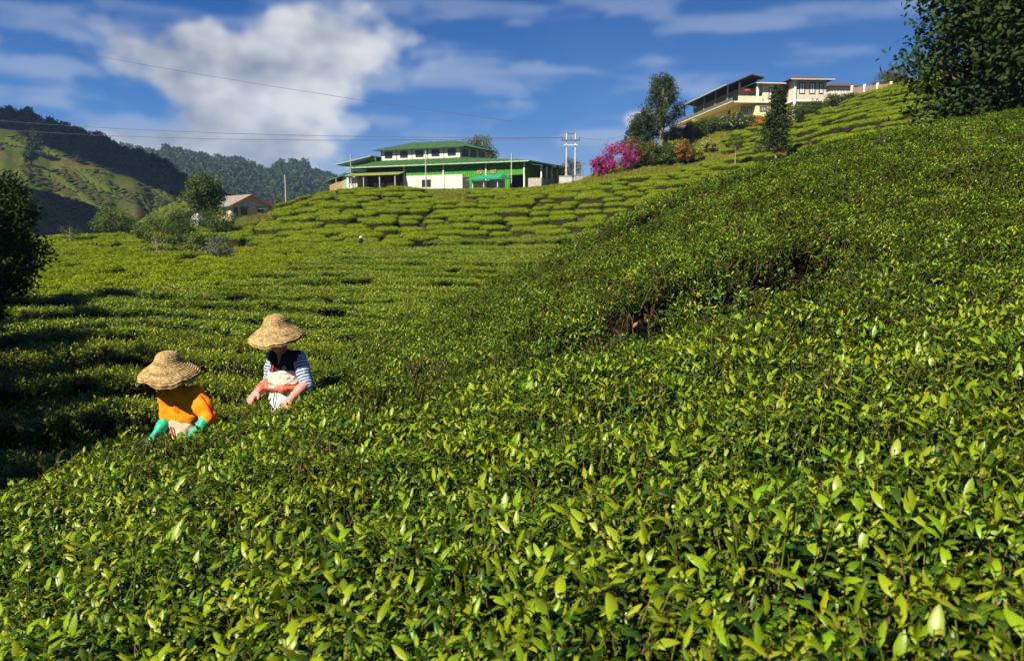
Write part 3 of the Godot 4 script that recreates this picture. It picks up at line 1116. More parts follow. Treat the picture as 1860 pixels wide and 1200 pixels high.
func tree(called: String, label: String, at: Vector3, h: float, w: float, style: Dictionary, category := "tree", group := "") -> Node3D:
	var o := thing(called, label, category, at, r(0, TAU) if style.get("spin", true) else 0.0, group)
	var trunk := MB.new()
	var crown := MB.new()
	var c0: Color = style.get("dark", Color(0.014, 0.030, 0.008))
	var c1: Color = style.get("light", Color(0.050, 0.085, 0.014))
	var c2: Color = style.get("accent", c1)
	var share: float = style.get("share", 0.0)
	var lo: float = style.get("low", 0.3)
	var kind: String = style.get("kind", "round")
	var clumps: int = style.get("clumps", 46)
	var per: int = style.get("per", 70)
	var leaf: float = style.get("leaf", 0.2)
	trunk.col = style.get("bark", Color(0.11, 0.085, 0.06))
	var bend := Vector3(r(-0.04, 0.04), 0, r(-0.04, 0.04)) * h
	var top := Vector3(0, h * (0.97 if kind == "cone" else 0.8), 0) + bend
	var rad: float = h * float(style.get("girth", 0.022))
	if rad > 0.0: trunk.tube([Vector3(0, -0.4, 0), Vector3(0, h * 0.15, 0) + bend * 0.1, top * 0.5 + bend * 0.2, top], [rad * 1.25, rad, rad * 0.7, rad * 0.2], 7)
	for k in clumps:
		var f := (k + 0.5) / clumps
		var c: Vector3
		var cr: float
		var a := k * 2.39996 + r(-0.4, 0.4)
		match kind:
			"cone":
				var y := lerpf(lo, 1.0, f)
				var reach := w * 0.5 * pow(1.0 - f, 0.8) * (0.75 + 0.9 * nz.get_noise_2d(k * 9.0, h * 7.0)) * r(0.35, 1.15) + 0.02 * w
				c = Vector3(cos(a) * reach, y * h - reach * 0.10, sin(a) * reach)
				cr = w * lerpf(0.20, 0.07, f)
			"tall":
				# uneven columns with gaps of sky between the tufts
				var y := lerpf(lo, 1.0, pow(f, 0.9))
				var env := w * 0.5 * (0.45 + 0.55 * sin(PI * clampf((y - lo) / (1.0 - lo) * 0.9 + 0.12, 0, 1))) * r(0.25, 1.0)
				c = Vector3(cos(a) * env, y * h * 0.97, sin(a) * env)
				cr = w * r(0.11, 0.19)
			_:
				var n := rdir()
				var q := pow(rng.randf(), 0.33)
				c = Vector3(n.x * w * 0.40 * q, h * (lo + (1.0 - lo) * (0.5 + 0.42 * n.y * q)), n.z * w * 0.40 * q)
				cr = w * r(0.10, 0.19)
		if rad > 0.0:
			var foot := Vector3(0, clampf(c.y * 0.72, 0.0, top.y), 0) + bend * 0.3
			trunk.tube([foot, foot.lerp(c, 0.6) + Vector3(0, -0.03 * h, 0), c], [rad * 0.28, rad * 0.18, rad * 0.06], 4)
		var tone := r(0.0, 1.0)
		for i in per:
			var n := rdir()
			var q := pow(rng.randf(), 0.45)
			var p := c + Vector3(n.x, n.y * (0.55 if kind == "cone" else 0.8), n.z) * cr * q
			crown.col = jitter(c2 if rng.randf() < share else c0.lerp(c1, clampf(tone * 0.5 + r(0, 0.6), 0, 1)), 0.28)
			var dir := rdir() + n * 0.5
			if kind == "cone": dir = Vector3(n.x, -0.25, n.z) + rdir() * 0.5
			crown.chip(p, dir, n + Vector3.UP * 0.6 + rdir() * 0.5, leaf * r(0.7, 1.4), leaf * r(0.4, 0.7))
	var lm := leaf_mat("shade_dark_leaf", 0.7, 0.1, 0.12) if called == "dark_tree" else leaf_mat("tree_leaf", 0.6, 0.3, 0.3)
	if trunk.v.size():
		var bm := mat("bark", Color.WHITE, 0.9, 0.2)
		bm.vertex_color_use_as_albedo = true
		part(o, "trunk", trunk.done(), bm)
	part(o, "crown", crown.done(), lm)
	return o

func frond_plant(called: String, label: String, at: Vector3, stem: float, count: int, L: float, W: float, col: Color, category := "palm tree") -> Node3D:
	var o := thing(called, label, category, at)
	var bm := mat("bark", Color.WHITE, 0.9, 0.2)
	bm.vertex_color_use_as_albedo = true
	var t := MB.new()
	t.col = Color(0.12, 0.10, 0.06)
	t.tube([Vector3(0, -0.4, 0), Vector3(0.05, stem * 0.5, 0), Vector3(0, stem, 0)], [0.16, 0.11, 0.09], 7)
	part(o, "trunk", t.done(), bm)
	var lm := leaf_mat("tree_leaf", 0.6, 0.3, 0.3)
	for k in count:
		var mb := MB.new()
		mb.col = jitter(col, 0.3)
		var a := k * 2.4 + r(-0.3, 0.3)
		mb.leaf(Vector3(0, stem, 0), Vector3(cos(a), r(0.4, 2.0), sin(a)), Vector3.UP, L * r(0.7, 1.1), W, r(1.0, 2.0), 0.4, 7)
		part(o, "frond", mb.done(), lm)
	return o

func make_trees() -> void:
	var dk := {"dark": Color(0.017, 0.032, 0.010), "light": Color(0.034, 0.056, 0.014)}  # leaves coloured this dark to imitate the shade on the framing trees
	# trees that frame the view, their shade put into the leaf colour
	var p := on_ground(1862, 33.0)
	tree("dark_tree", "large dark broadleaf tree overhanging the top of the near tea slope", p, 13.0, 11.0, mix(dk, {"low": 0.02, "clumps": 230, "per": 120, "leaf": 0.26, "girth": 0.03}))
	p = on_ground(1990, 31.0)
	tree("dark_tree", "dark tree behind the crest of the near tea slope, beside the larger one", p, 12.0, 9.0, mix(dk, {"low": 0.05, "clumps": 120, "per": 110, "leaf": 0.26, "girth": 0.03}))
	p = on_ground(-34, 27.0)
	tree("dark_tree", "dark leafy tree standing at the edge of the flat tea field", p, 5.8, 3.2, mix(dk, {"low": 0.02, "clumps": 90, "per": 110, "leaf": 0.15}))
	# trees out of the frame whose shade falls across the field beside the pickers
	for q in [[-8.6, 2.0, 7.4, 4.2], [-9.6, 4.5, 8.0, 4.4], [-10.8, 7.0, 8.0, 4.4], [-12.6, 10.0, 8.2, 4.6], [-14.2, 13.2, 8.0, 4.4], [-17.2, 18.0, 8.0, 4.6], [-19.8, 22.5, 8.0, 5.0], [-9.8, 0.4, 8.0, 4.4]]:
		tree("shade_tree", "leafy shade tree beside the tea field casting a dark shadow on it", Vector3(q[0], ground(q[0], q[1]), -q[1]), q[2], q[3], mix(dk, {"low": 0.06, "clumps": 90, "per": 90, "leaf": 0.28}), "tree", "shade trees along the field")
	# scrub round the little house
	var gr := {"dark": Color(0.016, 0.034, 0.008), "light": Color(0.070, 0.110, 0.018)}
	tree("garden_tree", "tall leafy tree standing in front of the small peach house", on_ground(355, 92.0), 7.6, 5.4, mix(gr, {"low": 0.26, "clumps": 75, "per": 130, "leaf": 0.24}))
	tree("scrub_bush", "dense dark bush under the tall tree by the small house", on_ground(375, 88.0), 3.6, 5.0, mix(gr, {"low": 0.0, "clumps": 50, "per": 90, "leaf": 0.17, "girth": 0.01}), "bush")
	tree("scrub_bush", "round dark bush lower down the bank from the small house", on_ground(312, 80.0), 4.2, 4.6, mix(gr, {"low": 0.0, "clumps": 50, "per": 90, "leaf": 0.16, "girth": 0.01}), "bush")
	tree("scrub_bush", "pale grey-green shrub beside the bare thin shrub", on_ground(378, 62.0), 2.6, 3.2, {"dark": Color(0.045, 0.065, 0.03), "light": Color(0.14, 0.17, 0.09), "low": 0.0, "clumps": 40, "per": 40, "leaf": 0.17, "girth": 0.012}, "bush")
	tree("bare_shrub", "thin half-bare shrub with pale branches among the tea", on_ground(262, 60.0), 3.2, 3.4, {"dark": Color(0.05, 0.06, 0.02), "light": Color(0.12, 0.13, 0.05), "low": 0.1, "clumps": 26, "per": 9, "leaf": 0.16, "bark": Color(0.30, 0.25, 0.18), "girth": 0.018}, "bush")
	tree("garden_tree", "small spreading bright green tree left of the bank of scrub", on_ground(178, 84.0), 4.0, 4.6, {"dark": Color(0.03, 0.055, 0.010), "light": Color(0.10, 0.15, 0.02), "low": 0.15, "clumps": 44, "per": 60, "leaf": 0.18})
	tree("bare_shrub", "small leaning shrub with white stems at the valley edge", on_ground(98, 74.0), 2.6, 2.2, mix(gr, {"low": 0.3, "clumps": 16, "per": 30, "leaf": 0.16, "bark": Color(0.32, 0.28, 0.2)}), "bush")
	for q in [[225, 86.0, 2.2, 3.4], [255, 88.0, 2.4, 4.2], [285, 90.0, 2.8, 4.4], [238, 78.0, 2.0, 3.0], [300, 96.0, 3.0, 5.0], [272, 72.0, 1.6, 2.6], [330, 74.0, 1.8, 3.0]]:
		tree("scrub_bush", "bright green scrub bush on the bank below the small house", on_ground(q[0], q[1]), q[2], q[3], {"dark": Color(0.03, 0.06, 0.010), "light": Color(0.12, 0.18, 0.018), "low": 0.0, "clumps": 34, "per": 50, "leaf": 0.18, "girth": 0.0}, "bush", "green scrub bushes below the small house")
	tree("flowering_bush", "dark red flowering bush behind the small house", on_ground(470, 140.0), 4.6, 4.6, mix(gr, {"accent": Color(0.16, 0.015, 0.03), "share": 0.6, "low": 0.0, "clumps": 34, "per": 60, "leaf": 0.18, "girth": 0.0}), "bush")
	# behind the factory and by the pylon
	tree("round_tree", "broad round tree rising behind the factory roof", on_ground(868, 150.0) + Vector3(0, 1.5, 0), 11.8, 10.0, mix(gr, {"light": Color(0.095, 0.12, 0.018), "low": 0.05, "clumps": 110, "per": 110, "leaf": 0.32}))
	tree("pylon_tree", "brownish tree behind the twin pole power pylon", on_ground(1040, 124.0), 4.4, 4.8, mix(gr, {"accent": Color(0.14, 0.07, 0.03), "share": 0.25, "low": 0.1, "clumps": 40, "per": 50, "leaf": 0.18}))
	frond_plant("small_palm", "short palm with drooping fronds beside the power pylon", on_ground(1012, 122.0), 2.6, 16, 1.7, 0.34, Color(0.05, 0.075, 0.018))
	# tall pair on the garden slope
	tree("tall_tree", "tall two-topped evergreen with pale trunk above the magenta flowers", on_ground(1208, 117.0), 11.6, 6.0, {"kind": "tall", "dark": Color(0.010, 0.022, 0.007), "light": Color(0.050, 0.072, 0.016), "low": 0.34, "clumps": 70, "per": 150, "leaf": 0.25, "bark": Color(0.26, 0.21, 0.14), "girth": 0.030})
	tree("broad_tree", "dense dark evergreen next to the tall pale-trunked tree", on_ground(1172, 120.0), 7.6, 5.8, {"kind": "round", "dark": Color(0.008, 0.018, 0.006), "light": Color(0.040, 0.060, 0.014), "low": 0.0, "clumps": 90, "per": 120, "leaf": 0.26, "bark": Color(0.2, 0.16, 0.1)})
	# conifers in front of the house
	tree("drooping_conifer", "dark drooping conifer in front of the hilltop house", on_ground(1420, 91.0), 9.2, 4.6, {"kind": "cone", "dark": Color(0.010, 0.020, 0.006), "light": Color(0.055, 0.072, 0.016), "low": 0.25, "clumps": 120, "per": 90, "leaf": 0.26, "bark": Color(0.24, 0.19, 0.12), "girth": 0.016})
	tree("slim_tree", "slim tree with bare pale trunk and small crown on the terraces", on_ground(1345, 100.0), 4.6, 2.4, mix(gr, {"low": 0.55, "clumps": 26, "per": 50, "leaf": 0.16, "bark": Color(0.26, 0.2, 0.13), "girth": 0.02}))
	# garden shrubs: u, distance, height, width, dark, light, accent, share, label
	var g0 := Color(0.016, 0.032, 0.008)
	var g1 := Color(0.060, 0.095, 0.016)
	var lime := Color(0.20, 0.24, 0.02)
	var orange := Color(0.26, 0.11, 0.015)
	var magenta := Color(0.42, 0.010, 0.23)
	var list := [
		[1128, 111.0, 3.9, 5.2, g0, g1, magenta, 0.62, "bougainvillea", "magenta bougainvillea in full flower at the garden corner"],
		[1100, 111.5, 2.9, 3.4, g0, g1, magenta, 0.50, "bougainvillea", "low magenta bougainvillea spilling beside the larger one"],
		[1156, 112.0, 3.4, 3.0, g0, g1, magenta, 0.35, "bougainvillea", "thinner bougainvillea with scattered magenta flowers by the dark shrubs"],
		[1180, 111.5, 3.4, 3.4, g0, g1, orange, 0.12, "garden_shrub", "big dark green shrub beside the bougainvillea"],
		[1150, 116.0, 4.2, 4.2, g0, g1, Color(0.28, 0.10, 0.06), 0.2, "garden_shrub", "shrub with coral tips behind the bougainvillea"],
		[1212, 111.0, 2.8, 3.0, g0, g1, lime, 0.1, "garden_shrub", "rounded green shrub at the foot of the tall pale trunk"],
		[1250, 110.5, 3.2, 2.8, g0, g1, orange, 0.65, "garden_shrub", "orange-leaved shrub on the garden bank"],
		[1232, 114.0, 2.4, 2.6, g0, g1, lime, 0.5, "garden_shrub", "lime shrub behind the orange-leaved one"],
		[1272, 111.0, 2.2, 2.0, g0, lime, lime, 0.6, "garden_shrub", "yellow-green variegated shrub next to the orange-leaved one"],
		[1296, 113.0, 2.6, 2.0, g0, lime, Color(0.3, 0.3, 0.1), 0.5, "garden_shrub", "pale yellow shrub standing among the upper tea terraces"],
		[1268, 121.0, 3.0, 3.6, g0, g1, g1, 0.0, "garden_shrub", "dark shrub under the banana plant below the house"],
		[1295, 122.0, 3.2, 3.4, g0, g1, g1, 0.0, "garden_shrub", "dark shrub below the open ground floor of the house"],
		[1325, 121.5, 2.8, 4.0, g0, g1, Color(0.5, 0.5, 0.4), 0.05, "garden_shrub", "dark shrub dotted with white flowers below the house"],
		[1352, 121.0, 3.4, 4.4, g0, g1, Color(0.5, 0.5, 0.4), 0.05, "garden_shrub", "large clipped dark shrub in front of the house columns"],
		[1384, 120.0, 2.4, 2.2, Color(0.2, 0.10, 0.01), Color(0.42, 0.22, 0.02), orange, 0.3, "garden_shrub", "golden-leaved shrub beside the conifer"],
		[1408, 122.0, 3.0, 3.0, g0, g1, g1, 0.0, "garden_shrub", "green shrub tucked behind the conifer"],
		[1462, 119.0, 3.8, 4.6, g0, g1, g1, 0.0, "garden_shrub", "broad dark shrub below the square upper block"],
		[1490, 121.0, 3.4, 4.0, g0, g1, g1, 0.0, "garden_shrub", "round dark shrub below the block's windows"],
		[1522, 122.0, 3.0, 4.0, g0, g1, g1, 0.0, "garden_shrub", "big spreading dark shrub at the end of the house row"],
		[1552, 124.0, 1.8, 3.2, g0, g1, g1, 0.0, "garden_shrub", "dark shrub in front of the small brown-roofed house"],
		[1222, 119.0, 2.6, 3.4, g0, g1, lime, 0.15, "garden_shrub", "green shrub to the side of the tall trunk, higher up"],
		[1192, 115.0, 2.6, 3.0, g0, g1, orange, 0.1, "garden_shrub", "dark shrub between the dense evergreen and the tall trunk"]]
	for s in list:
		tree(s[8], s[9], on_ground(s[0], s[1]), s[2] * (1.12 if s[0] < 1260 else 0.78), s[3] * 1.15, {"dark": s[4], "light": s[5], "accent": s[6], "share": s[7], "low": 0.0, "clumps": 50, "per": 80, "leaf": 0.21, "girth": 0.0}, "bush")
	tree("slim_cypress", "narrow dark cypress behind the magenta flowers", on_ground(1140, 118.0), 4.4, 1.2, mix(gr, {"kind": "cone", "low": 0.0, "clumps": 34, "per": 40, "leaf": 0.14}))
	tree("slim_cactus_tree", "thin upright dark plant at the lawn's edge near the pylon", on_ground(1082, 112.0), 2.4, 0.9, mix(gr, {"kind": "tall", "low": 0.2, "clumps": 14, "per": 40, "leaf": 0.14}))
	frond_plant("banana_plant", "banana plant with broad pale leaves beside the house terrace", on_ground(1265, 120.0), 2.4, 9, 2.2, 0.55, Color(0.16, 0.24, 0.05), "banana plant")
	tree("roof_tree", "dark treetop showing above the hilltop house roof", on_ground(1378, 150.0), 9.2, 6.0, mix(gr, {"low": 0.3, "clumps": 50, "per": 60, "leaf": 0.26}))
	for q in [[1592, 156.0, 4.8, 5.0], [1612, 152.0, 5.6, 6.0], [1634, 146.0, 6.4, 6.0]]:
		tree("hilltop_tree", "sunlit tree on the hilltop beside the fence, near the dark overhanging tree", on_ground(q[0], q[1]), q[2], q[3], mix(gr, {"light": Color(0.10, 0.11, 0.02), "low": 0.1, "clumps": 50, "per": 60, "leaf": 0.26}), "tree", "trees on the hilltop behind the fence")
	# rough grass of the lawn and bank
	var tuft := MB.new()
	for k in 26:
		tuft.col = jitter(Color(0.15, 0.185, 0.014) if rng.randf() < 0.7 else Color(0.20, 0.18, 0.03), 0.3)
		var a := r(0, TAU)
		var b := Vector3(cos(a), 0, sin(a)) * r(0, 0.35)
		tuft.chip(b, Vector3(cos(a) * 0.4, 1.0, sin(a) * 0.4) + rdir() * 0.3, Vector3(cos(a), 0.6, sin(a)), r(0.12, 0.3), r(0.03, 0.05))
	var spots := []
	for k in 9000:
		var u := r(560, 1420)
		var d := r(96, 126)
		if rng.randf() < 0.12:
			u = r(200, 560)
			d = r(70, 112)
		elif free_for_bush(0, d, u): continue
		var x := (u - 930.0) / FOCAL * d
		spots.append(Transform3D(Basis(Vector3.UP, r(0, TAU)).scaled(Vector3.ONE * r(0.8, 1.7)), Vector3(x, ground(x, d) - 0.03, -d)))
	scatter("grass", tuft.done(), leaf_mat("tree_leaf", 0.6, 0.3, 0.3), spots, "rough yellow-green grass on the bank below the factory and garden", "grass")
# ---------------------------------------------------------------- buildings, poles, wires
func bx(parent: Node3D, called: String, lo: Vector3, hi: Vector3, m: Material, label := "") -> MeshInstance3D:
	var mb := MB.new()
	mb.box(Vector3(minf(lo.x, hi.x), minf(lo.y, hi.y), minf(lo.z, hi.z)), Vector3(maxf(lo.x, hi.x), maxf(lo.y, hi.y), maxf(lo.z, hi.z)))
	return part(parent, called, mb.done(), m, label)

func roof_part(parent: Node3D, called: String, p: Array, t: float, m: Material, label := "") -> MeshInstance3D:
	var mb := MB.new()
	var nn: Vector3 = (p[1] - p[0]).cross(p[2] - p[0])
	if nn.y < 0: p.reverse()
	mb.slab(p, t)
	return part(parent, called, mb.done(), m, label)

# a framed window on a wall that faces +z (turn 0) or another way (turn about y)
func window(parent: Node3D, at: Vector3, w: float, h: float, turn: float, frame: Material, glass: Material, bars := 1, fw := 0.09) -> void:
	var mb := MB.new()
	var t := 0.06
	mb.box(Vector3(-w / 2, -h / 2, -0.02), Vector3(-w / 2 + fw, h / 2, t))
	mb.box(Vector3(w / 2 - fw, -h / 2, -0.02), Vector3(w / 2, h / 2, t))
	mb.box(Vector3(-w / 2 + fw, -h / 2, -0.02), Vector3(w / 2 - fw, -h / 2 + fw, t))
	mb.box(Vector3(-w / 2 + fw, h / 2 - fw, -0.02), Vector3(w / 2 - fw, h / 2, t))
	for k in bars:
		var x := -w / 2 + w * (k + 1) / (bars + 1)
		mb.box(Vector3(x - fw * 0.35, -h / 2 + fw, -0.01), Vector3(x + fw * 0.35, h / 2 - fw, t * 0.8))
	var o := part(parent, "window", mb.done(), frame)
	o.position = at
	o.rotation.y = turn
	var pane := MB.new()
	pane.box(Vector3(-w / 2 + fw, -h / 2 + fw, 0.0), Vector3(w / 2 - fw, h / 2 - fw, 0.015))
	part(o, "pane", pane.done(), glass)

# raised seams of the roof sheets, from the eave a-b up to the top edge e-f
func roof_seams(parent: Node3D, a: Vector3, b: Vector3, e: Vector3, f: Vector3, n: int, m: Material) -> void:
	var up := (b - a).cross(e - a).normalized()
	if up.y < 0: up = -up
	var along := (b - a).normalized()
	var run := (e - a) - along * (e - a).dot(along)
	for k in range(1, n):
		var p := a.lerp(b, float(k) / n)
		var s := (p - a).length()
		var s0 := (e - a).dot(along)
		var s1 := (f - a).dot(along)
		var L := (b - a).length()
		var t := 1.0
		if s < s0: t = s / s0
		elif s > s1: t = (L - s) / maxf(L - s1, 0.01)
		var q := p + run * t * 0.99
		var mb := MB.new()
		mb.slab([p - along * 0.04 + up * 0.05, p + along * 0.04 + up * 0.05, q + along * 0.04 + up * 0.05, q - along * 0.04 + up * 0.05], 0.06)
		part(parent, "roof_seam", mb.done(), m)

func hip_roof(parent: Node3D, called: String, x0: float, x1: float, z0: float, z1: float, y0: float, y1: float, inset: float, t: float, m: Material) -> void:
	# z0 front (larger), z1 back
	var zm := (z0 + z1) / 2
	var a := Vector3(x0, y0, z0)
	var b := Vector3(x1, y0, z0)
	var c := Vector3(x1, y0, z1)
	var d := Vector3(x0, y0, z1)
	var e := Vector3(x0 + inset, y1, zm)
	var f := Vector3(x1 - inset, y1, zm)
	roof_part(parent, called, [a, b, f, e], t, m)
	roof_part(parent, called, [b, c, f], t, m)
	roof_part(parent, called, [c, d, e, f], t, m)
	roof_part(parent, called, [d, a, e], t, m)

func make_factory() -> void:
	var green_roof := worn("green_roof", lin(0.046, 0.118, 0.038), 0.6, 0.22, 0.25)
	var old_roof := worn("faded_roof", lin(0.16, 0.22, 0.045), 0.7, 0.25, 0.3)
	var green_wall := worn("green_sheet", lin(0.050, 0.215, 0.022), 0.6, 0.15, 0.3)
	var white := worn("white_render", lin(0.46, 0.455, 0.43), 0.9, 0.08, 0.3)
	var cream := worn("cream_panel", lin(0.56, 0.55, 0.46), 0.85, 0.10, 0.4)
	var grey := worn("grey_concrete", lin(0.33, 0.31, 0.27), 0.9, 0.2, 0.4)
	var dark := mat("dark_door_and_opening", lin(0.030, 0.028, 0.026), 0.7, 0.3)  # near-black colour stands in for the unlit inside of openings
	var redwood := worn("red_shed", lin(0.13, 0.045, 0.035), 0.9, 0.3, 0.4)
	var glass := mat("dark_glass", lin(0.015, 0.018, 0.022), 0.12, 0.5)
	var pipe := mat("pipe", lin(0.6, 0.6, 0.56), 0.5)
	var darkline := mat("dark_trim", lin(0.03, 0.04, 0.03), 0.7)
	var o := thing("factory_building", "long green-roofed tea factory with white upper storey on top of the hill", "building", Vector3(2.0, EYE + 5.1, -118.0), -0.45)
	# lower front
	bx(o, "white_wall", Vector3(-21.8, -0.6, -0.2), Vector3(-10.8, 2.75, 0.10), white)
	bx(o, "sheet_wall", Vector3(-21.8, 2.75, -0.25), Vector3(-10.8, 4.5, 0.0), green_wall)
	bx(o, "sheet_wall", Vector3(-10.8, -0.6, -0.25), Vector3(-2.6, 4.5, 0.0), green_wall)
	bx(o, "sheet_wall", Vector3(-2.6, 2.4, -0.25), Vector3(0.0, 4.5, 0.0), green_wall)
	bx(o, "inner_wall", Vector3(-31.0, -0.6, -16.0), Vector3(-0.25, 4.4, -15.8), white)
	bx(o, "sheet_wall", Vector3(-0.25, -0.6, -15.8), Vector3(0.0, 4.4, -0.25), green_wall)
	bx(o, "doorway", Vector3(-2.6, -0.6, -3.5), Vector3(-0.3, 2.4, -3.3), worn("steel_door", lin(0.10, 0.11, 0.10), 0.7, 0.2, 0.4))
	var ribs := MB.new()
	var x := -21.4
	while x < -0.2:
		ribs.box(Vector3(x, 2.76 if x < -10.8 else (0.0 if x < -2.6 else 2.41), 0.0), Vector3(x + 0.05, 4.45, 0.045))
		x += 0.38
	var rb := part(o, "sheet_ribs", ribs.done(), green_wall)
	rb.set_meta("kind", "stuff")
	for px in [-21.6, -14.2, -6.6, -0.12]:
		bx(o, "downpipe", Vector3(px - 0.09, 0.2 if px < -10.8 or px > -1.0 else 1.0, 0.06), Vector3(px + 0.09, 4.3, 0.22), pipe)
	window(o, Vector3(-17.4, 1.5, 0.10), 1.7, 1.15, 0.0, darkline, glass, 2, 0.07)
	bx(o, "dark_doorway", Vector3(-10.75, 0.2, 0.0), Vector3(-9.6, 2.3, 0.06), dark)
	for fx in [-7.7, -5.35]:
		var fan := MB.new()
		for k in 20:
			var a := TAU * k / 20
			var b := TAU * (k + 1) / 20
			fan.flat([Vector3(cos(a) * 0.48, sin(a) * 0.48, 0.10), Vector3(cos(b) * 0.48, sin(b) * 0.48, 0.10), Vector3(cos(b) * 0.36, sin(b) * 0.36, 0.10), Vector3(cos(a) * 0.36, sin(a) * 0.36, 0.10)].duplicate())
			fan.flat([Vector3(cos(a) * 0.48, sin(a) * 0.48, 0.0), Vector3(cos(b) * 0.48, sin(b) * 0.48, 0.0), Vector3(cos(b) * 0.48, sin(b) * 0.48, 0.10), Vector3(cos(a) * 0.48, sin(a) * 0.48, 0.10)])
		var fo := part(o, "vent_fan", fan.done(), mat("fan_ring", lin(0.30, 0.22, 0.10), 0.6))
		fo.position = Vector3(fx, 3.15, 0.0)
		var hub := MB.new()
		for k in 16:
			var a := TAU * k / 16
			var b := TAU * (k + 1) / 16
			hub.flat([Vector3(0, 0, 0.03), Vector3(cos(a) * 0.37, sin(a) * 0.37, 0.03), Vector3(cos(b) * 0.37, sin(b) * 0.37, 0.03)])
		part(fo, "opening", hub.done(), dark)  # flat dark disc painted as the unlit hole behind the blades
		var bl := MB.new()
		for k in 4:
			var a := TAU * k / 4 + 0.4
			var e := Vector3(cos(a), sin(a), 0)
			var s := Vector3(-sin(a), cos(a), 0)
			bl.slab([e * 0.04 + s * -0.05 + Vector3(0, 0, 0.05), e * 0.34 + s * -0.10 + Vector3(0, 0, 0.05), e * 0.34 + s * 0.10 + Vector3(0, 0, 0.08), e * 0.04 + s * 0.05 + Vector3(0, 0, 0.08)], 0.01)
		part(fo, "blades", bl.done(), mat("fan_ring", lin(0.30, 0.22, 0.10), 0.6))
	# porch
	bx(o, "porch_wall", Vector3(-31.0, -0.6, -2.8), Vector3(-21.8, 4.4, -2.6), redwood)
	for k in 3: bx(o, "porch_panel", Vector3(-29.6 + k * 2.7, -0.4, -2.58), Vector3(-27.4 + k * 2.7, 1.9, -2.50), worn("porch_board", lin(0.36, 0.30, 0.25), 0.9, 0.25, 0.4))
	roof_part(o, "porch_roof", [Vector3(-32.3, 2.95, 2.0), Vector3(-21.4, 2.95, 2.0), Vector3(-21.4, 3.75, -0.9), Vector3(-32.3, 3.75, -0.9)], 0.08, old_roof)
	for px in [-31.6, -28.6, -25.4, -22.4]: bx(o, "porch_post", Vector3(px, -0.6, 1.6), Vector3(px + 0.16, 3.0, 1.76), grey)
	bx(o, "side_wall", Vector3(-31.2, -0.6, -15.8), Vector3(-31.0, 4.4, -2.6), white)
	bx(o, "end_wall", Vector3(-32.6, -0.6, -2.0), Vector3(-30.4, 2.75, 0.9), white)
	# skirt roof round the upper storey
	var A := Vector3(-32.6, 4.45, 0.9)
	var B := Vector3(0.9, 4.45, 0.9)
	var C := Vector3(0.9, 4.45, -16.9)
	var D := Vector3(-32.6, 4.45, -16.9)
	var E := Vector3(-29.6, 5.85, -5.0)
	var Fp := Vector3(-14.0, 5.85, -5.0)
	var G := Vector3(-14.0, 5.85, -14.0)
	var H := Vector3(-29.6, 5.85, -14.0)
	roof_part(o, "lower_roof", [A, B, Fp, E], 0.10, green_roof)
	roof_part(o, "lower_roof", [B, C, G, Fp], 0.10, green_roof)
	roof_part(o, "lower_roof", [C, D, H, G], 0.10, green_roof)
	roof_part(o, "lower_roof", [D, A, E, H], 0.10, green_roof)
	roof_seams(o, A, B, E, Fp, 32, green_roof)
	roof_seams(o, B, C, Fp, G, 16, green_roof)
	bx(o, "gutter", Vector3(-32.6, 4.25, 0.9), Vector3(0.9, 4.40, 1.02), worn("gutter_green", lin(0.30, 0.40, 0.28), 0.7, 0.15, 0.4))
	bx(o, "gutter", Vector3(0.9, 4.25, -16.9), Vector3(1.02, 4.40, 1.02), worn("gutter_green", lin(0.30, 0.40, 0.28), 0.7, 0.15, 0.4))
	# upper storey
	bx(o, "upper_wall", Vector3(-29.6, 5.4, -14.0), Vector3(-14.0, 7.6, -5.0), cream)
	for k in 5:
		window(o, Vector3(-28.1 + k * 3.12, 6.72, -5.0), 1.55, 1.12, 0.0, darkline, glass, 1, 0.08)
	for k in 6: bx(o, "wall_batten", Vector3(-29.6 + k * 3.12 - 0.05, 5.7, -5.0), Vector3(-29.6 + k * 3.12 + 0.05, 7.6, -4.93), darkline)
	for k in 3:
		window(o, Vector3(-14.0, 6.72, -6.5 - k * 2.9), 1.9, 1.12, PI / 2, darkline, glass, 1, 0.08)
	hip_roof(o, "upper_roof", -30.9, -12.9, -4.2, -15.2, 7.60, 9.15, 4.6, 0.10, green_roof)
	roof_seams(o, Vector3(-30.9, 7.60, -4.2), Vector3(-12.9, 7.60, -4.2), Vector3(-26.3, 9.15, -9.7), Vector3(-17.5, 9.15, -9.7), 20, green_roof)
	bx(o, "roof_edge", Vector3(-30.9, 7.44, -4.2), Vector3(-12.9, 7.56, -4.14), darkline)
	# low wing on the far end
	bx(o, "annex_wall", Vector3(-37.0, -0.6, -12.0), Vector3(-31.4, 5.4, -6.1), white)
	roof_part(o, "annex_roof", [Vector3(-38.4, 5.35, -3.2), Vector3(-30.6, 6.6, -3.2), Vector3(-30.6, 6.6, -13.0), Vector3(-38.4, 5.35, -13.0)], 0.12, worn("pale_roof", lin(0.30, 0.36, 0.33), 0.6, 0.15, 0.4))
	bx(o, "annex_gable", Vector3(-31.4, 4.6, -4.6), Vector3(-30.2, 6.3, -4.2), green_wall)
	roof_part(o, "shed_roof", [Vector3(-39.0, 2.3, -1.0), Vector3(-32.7, 3.9, -1.0), Vector3(-32.7, 3.9, -6.0), Vector3(-39.0, 2.3, -6.0)], 0.10, worn("teal_roof", lin(0.05, 0.16, 0.11), 0.7, 0.2, 0.4))
	bx(o, "shed_wall", Vector3(-38.2, -0.6, -5.6), Vector3(-35.4, 2.3, -1.6), worn("ochre_board", lin(0.30, 0.20, 0.08), 0.9, 0.25, 0.5))
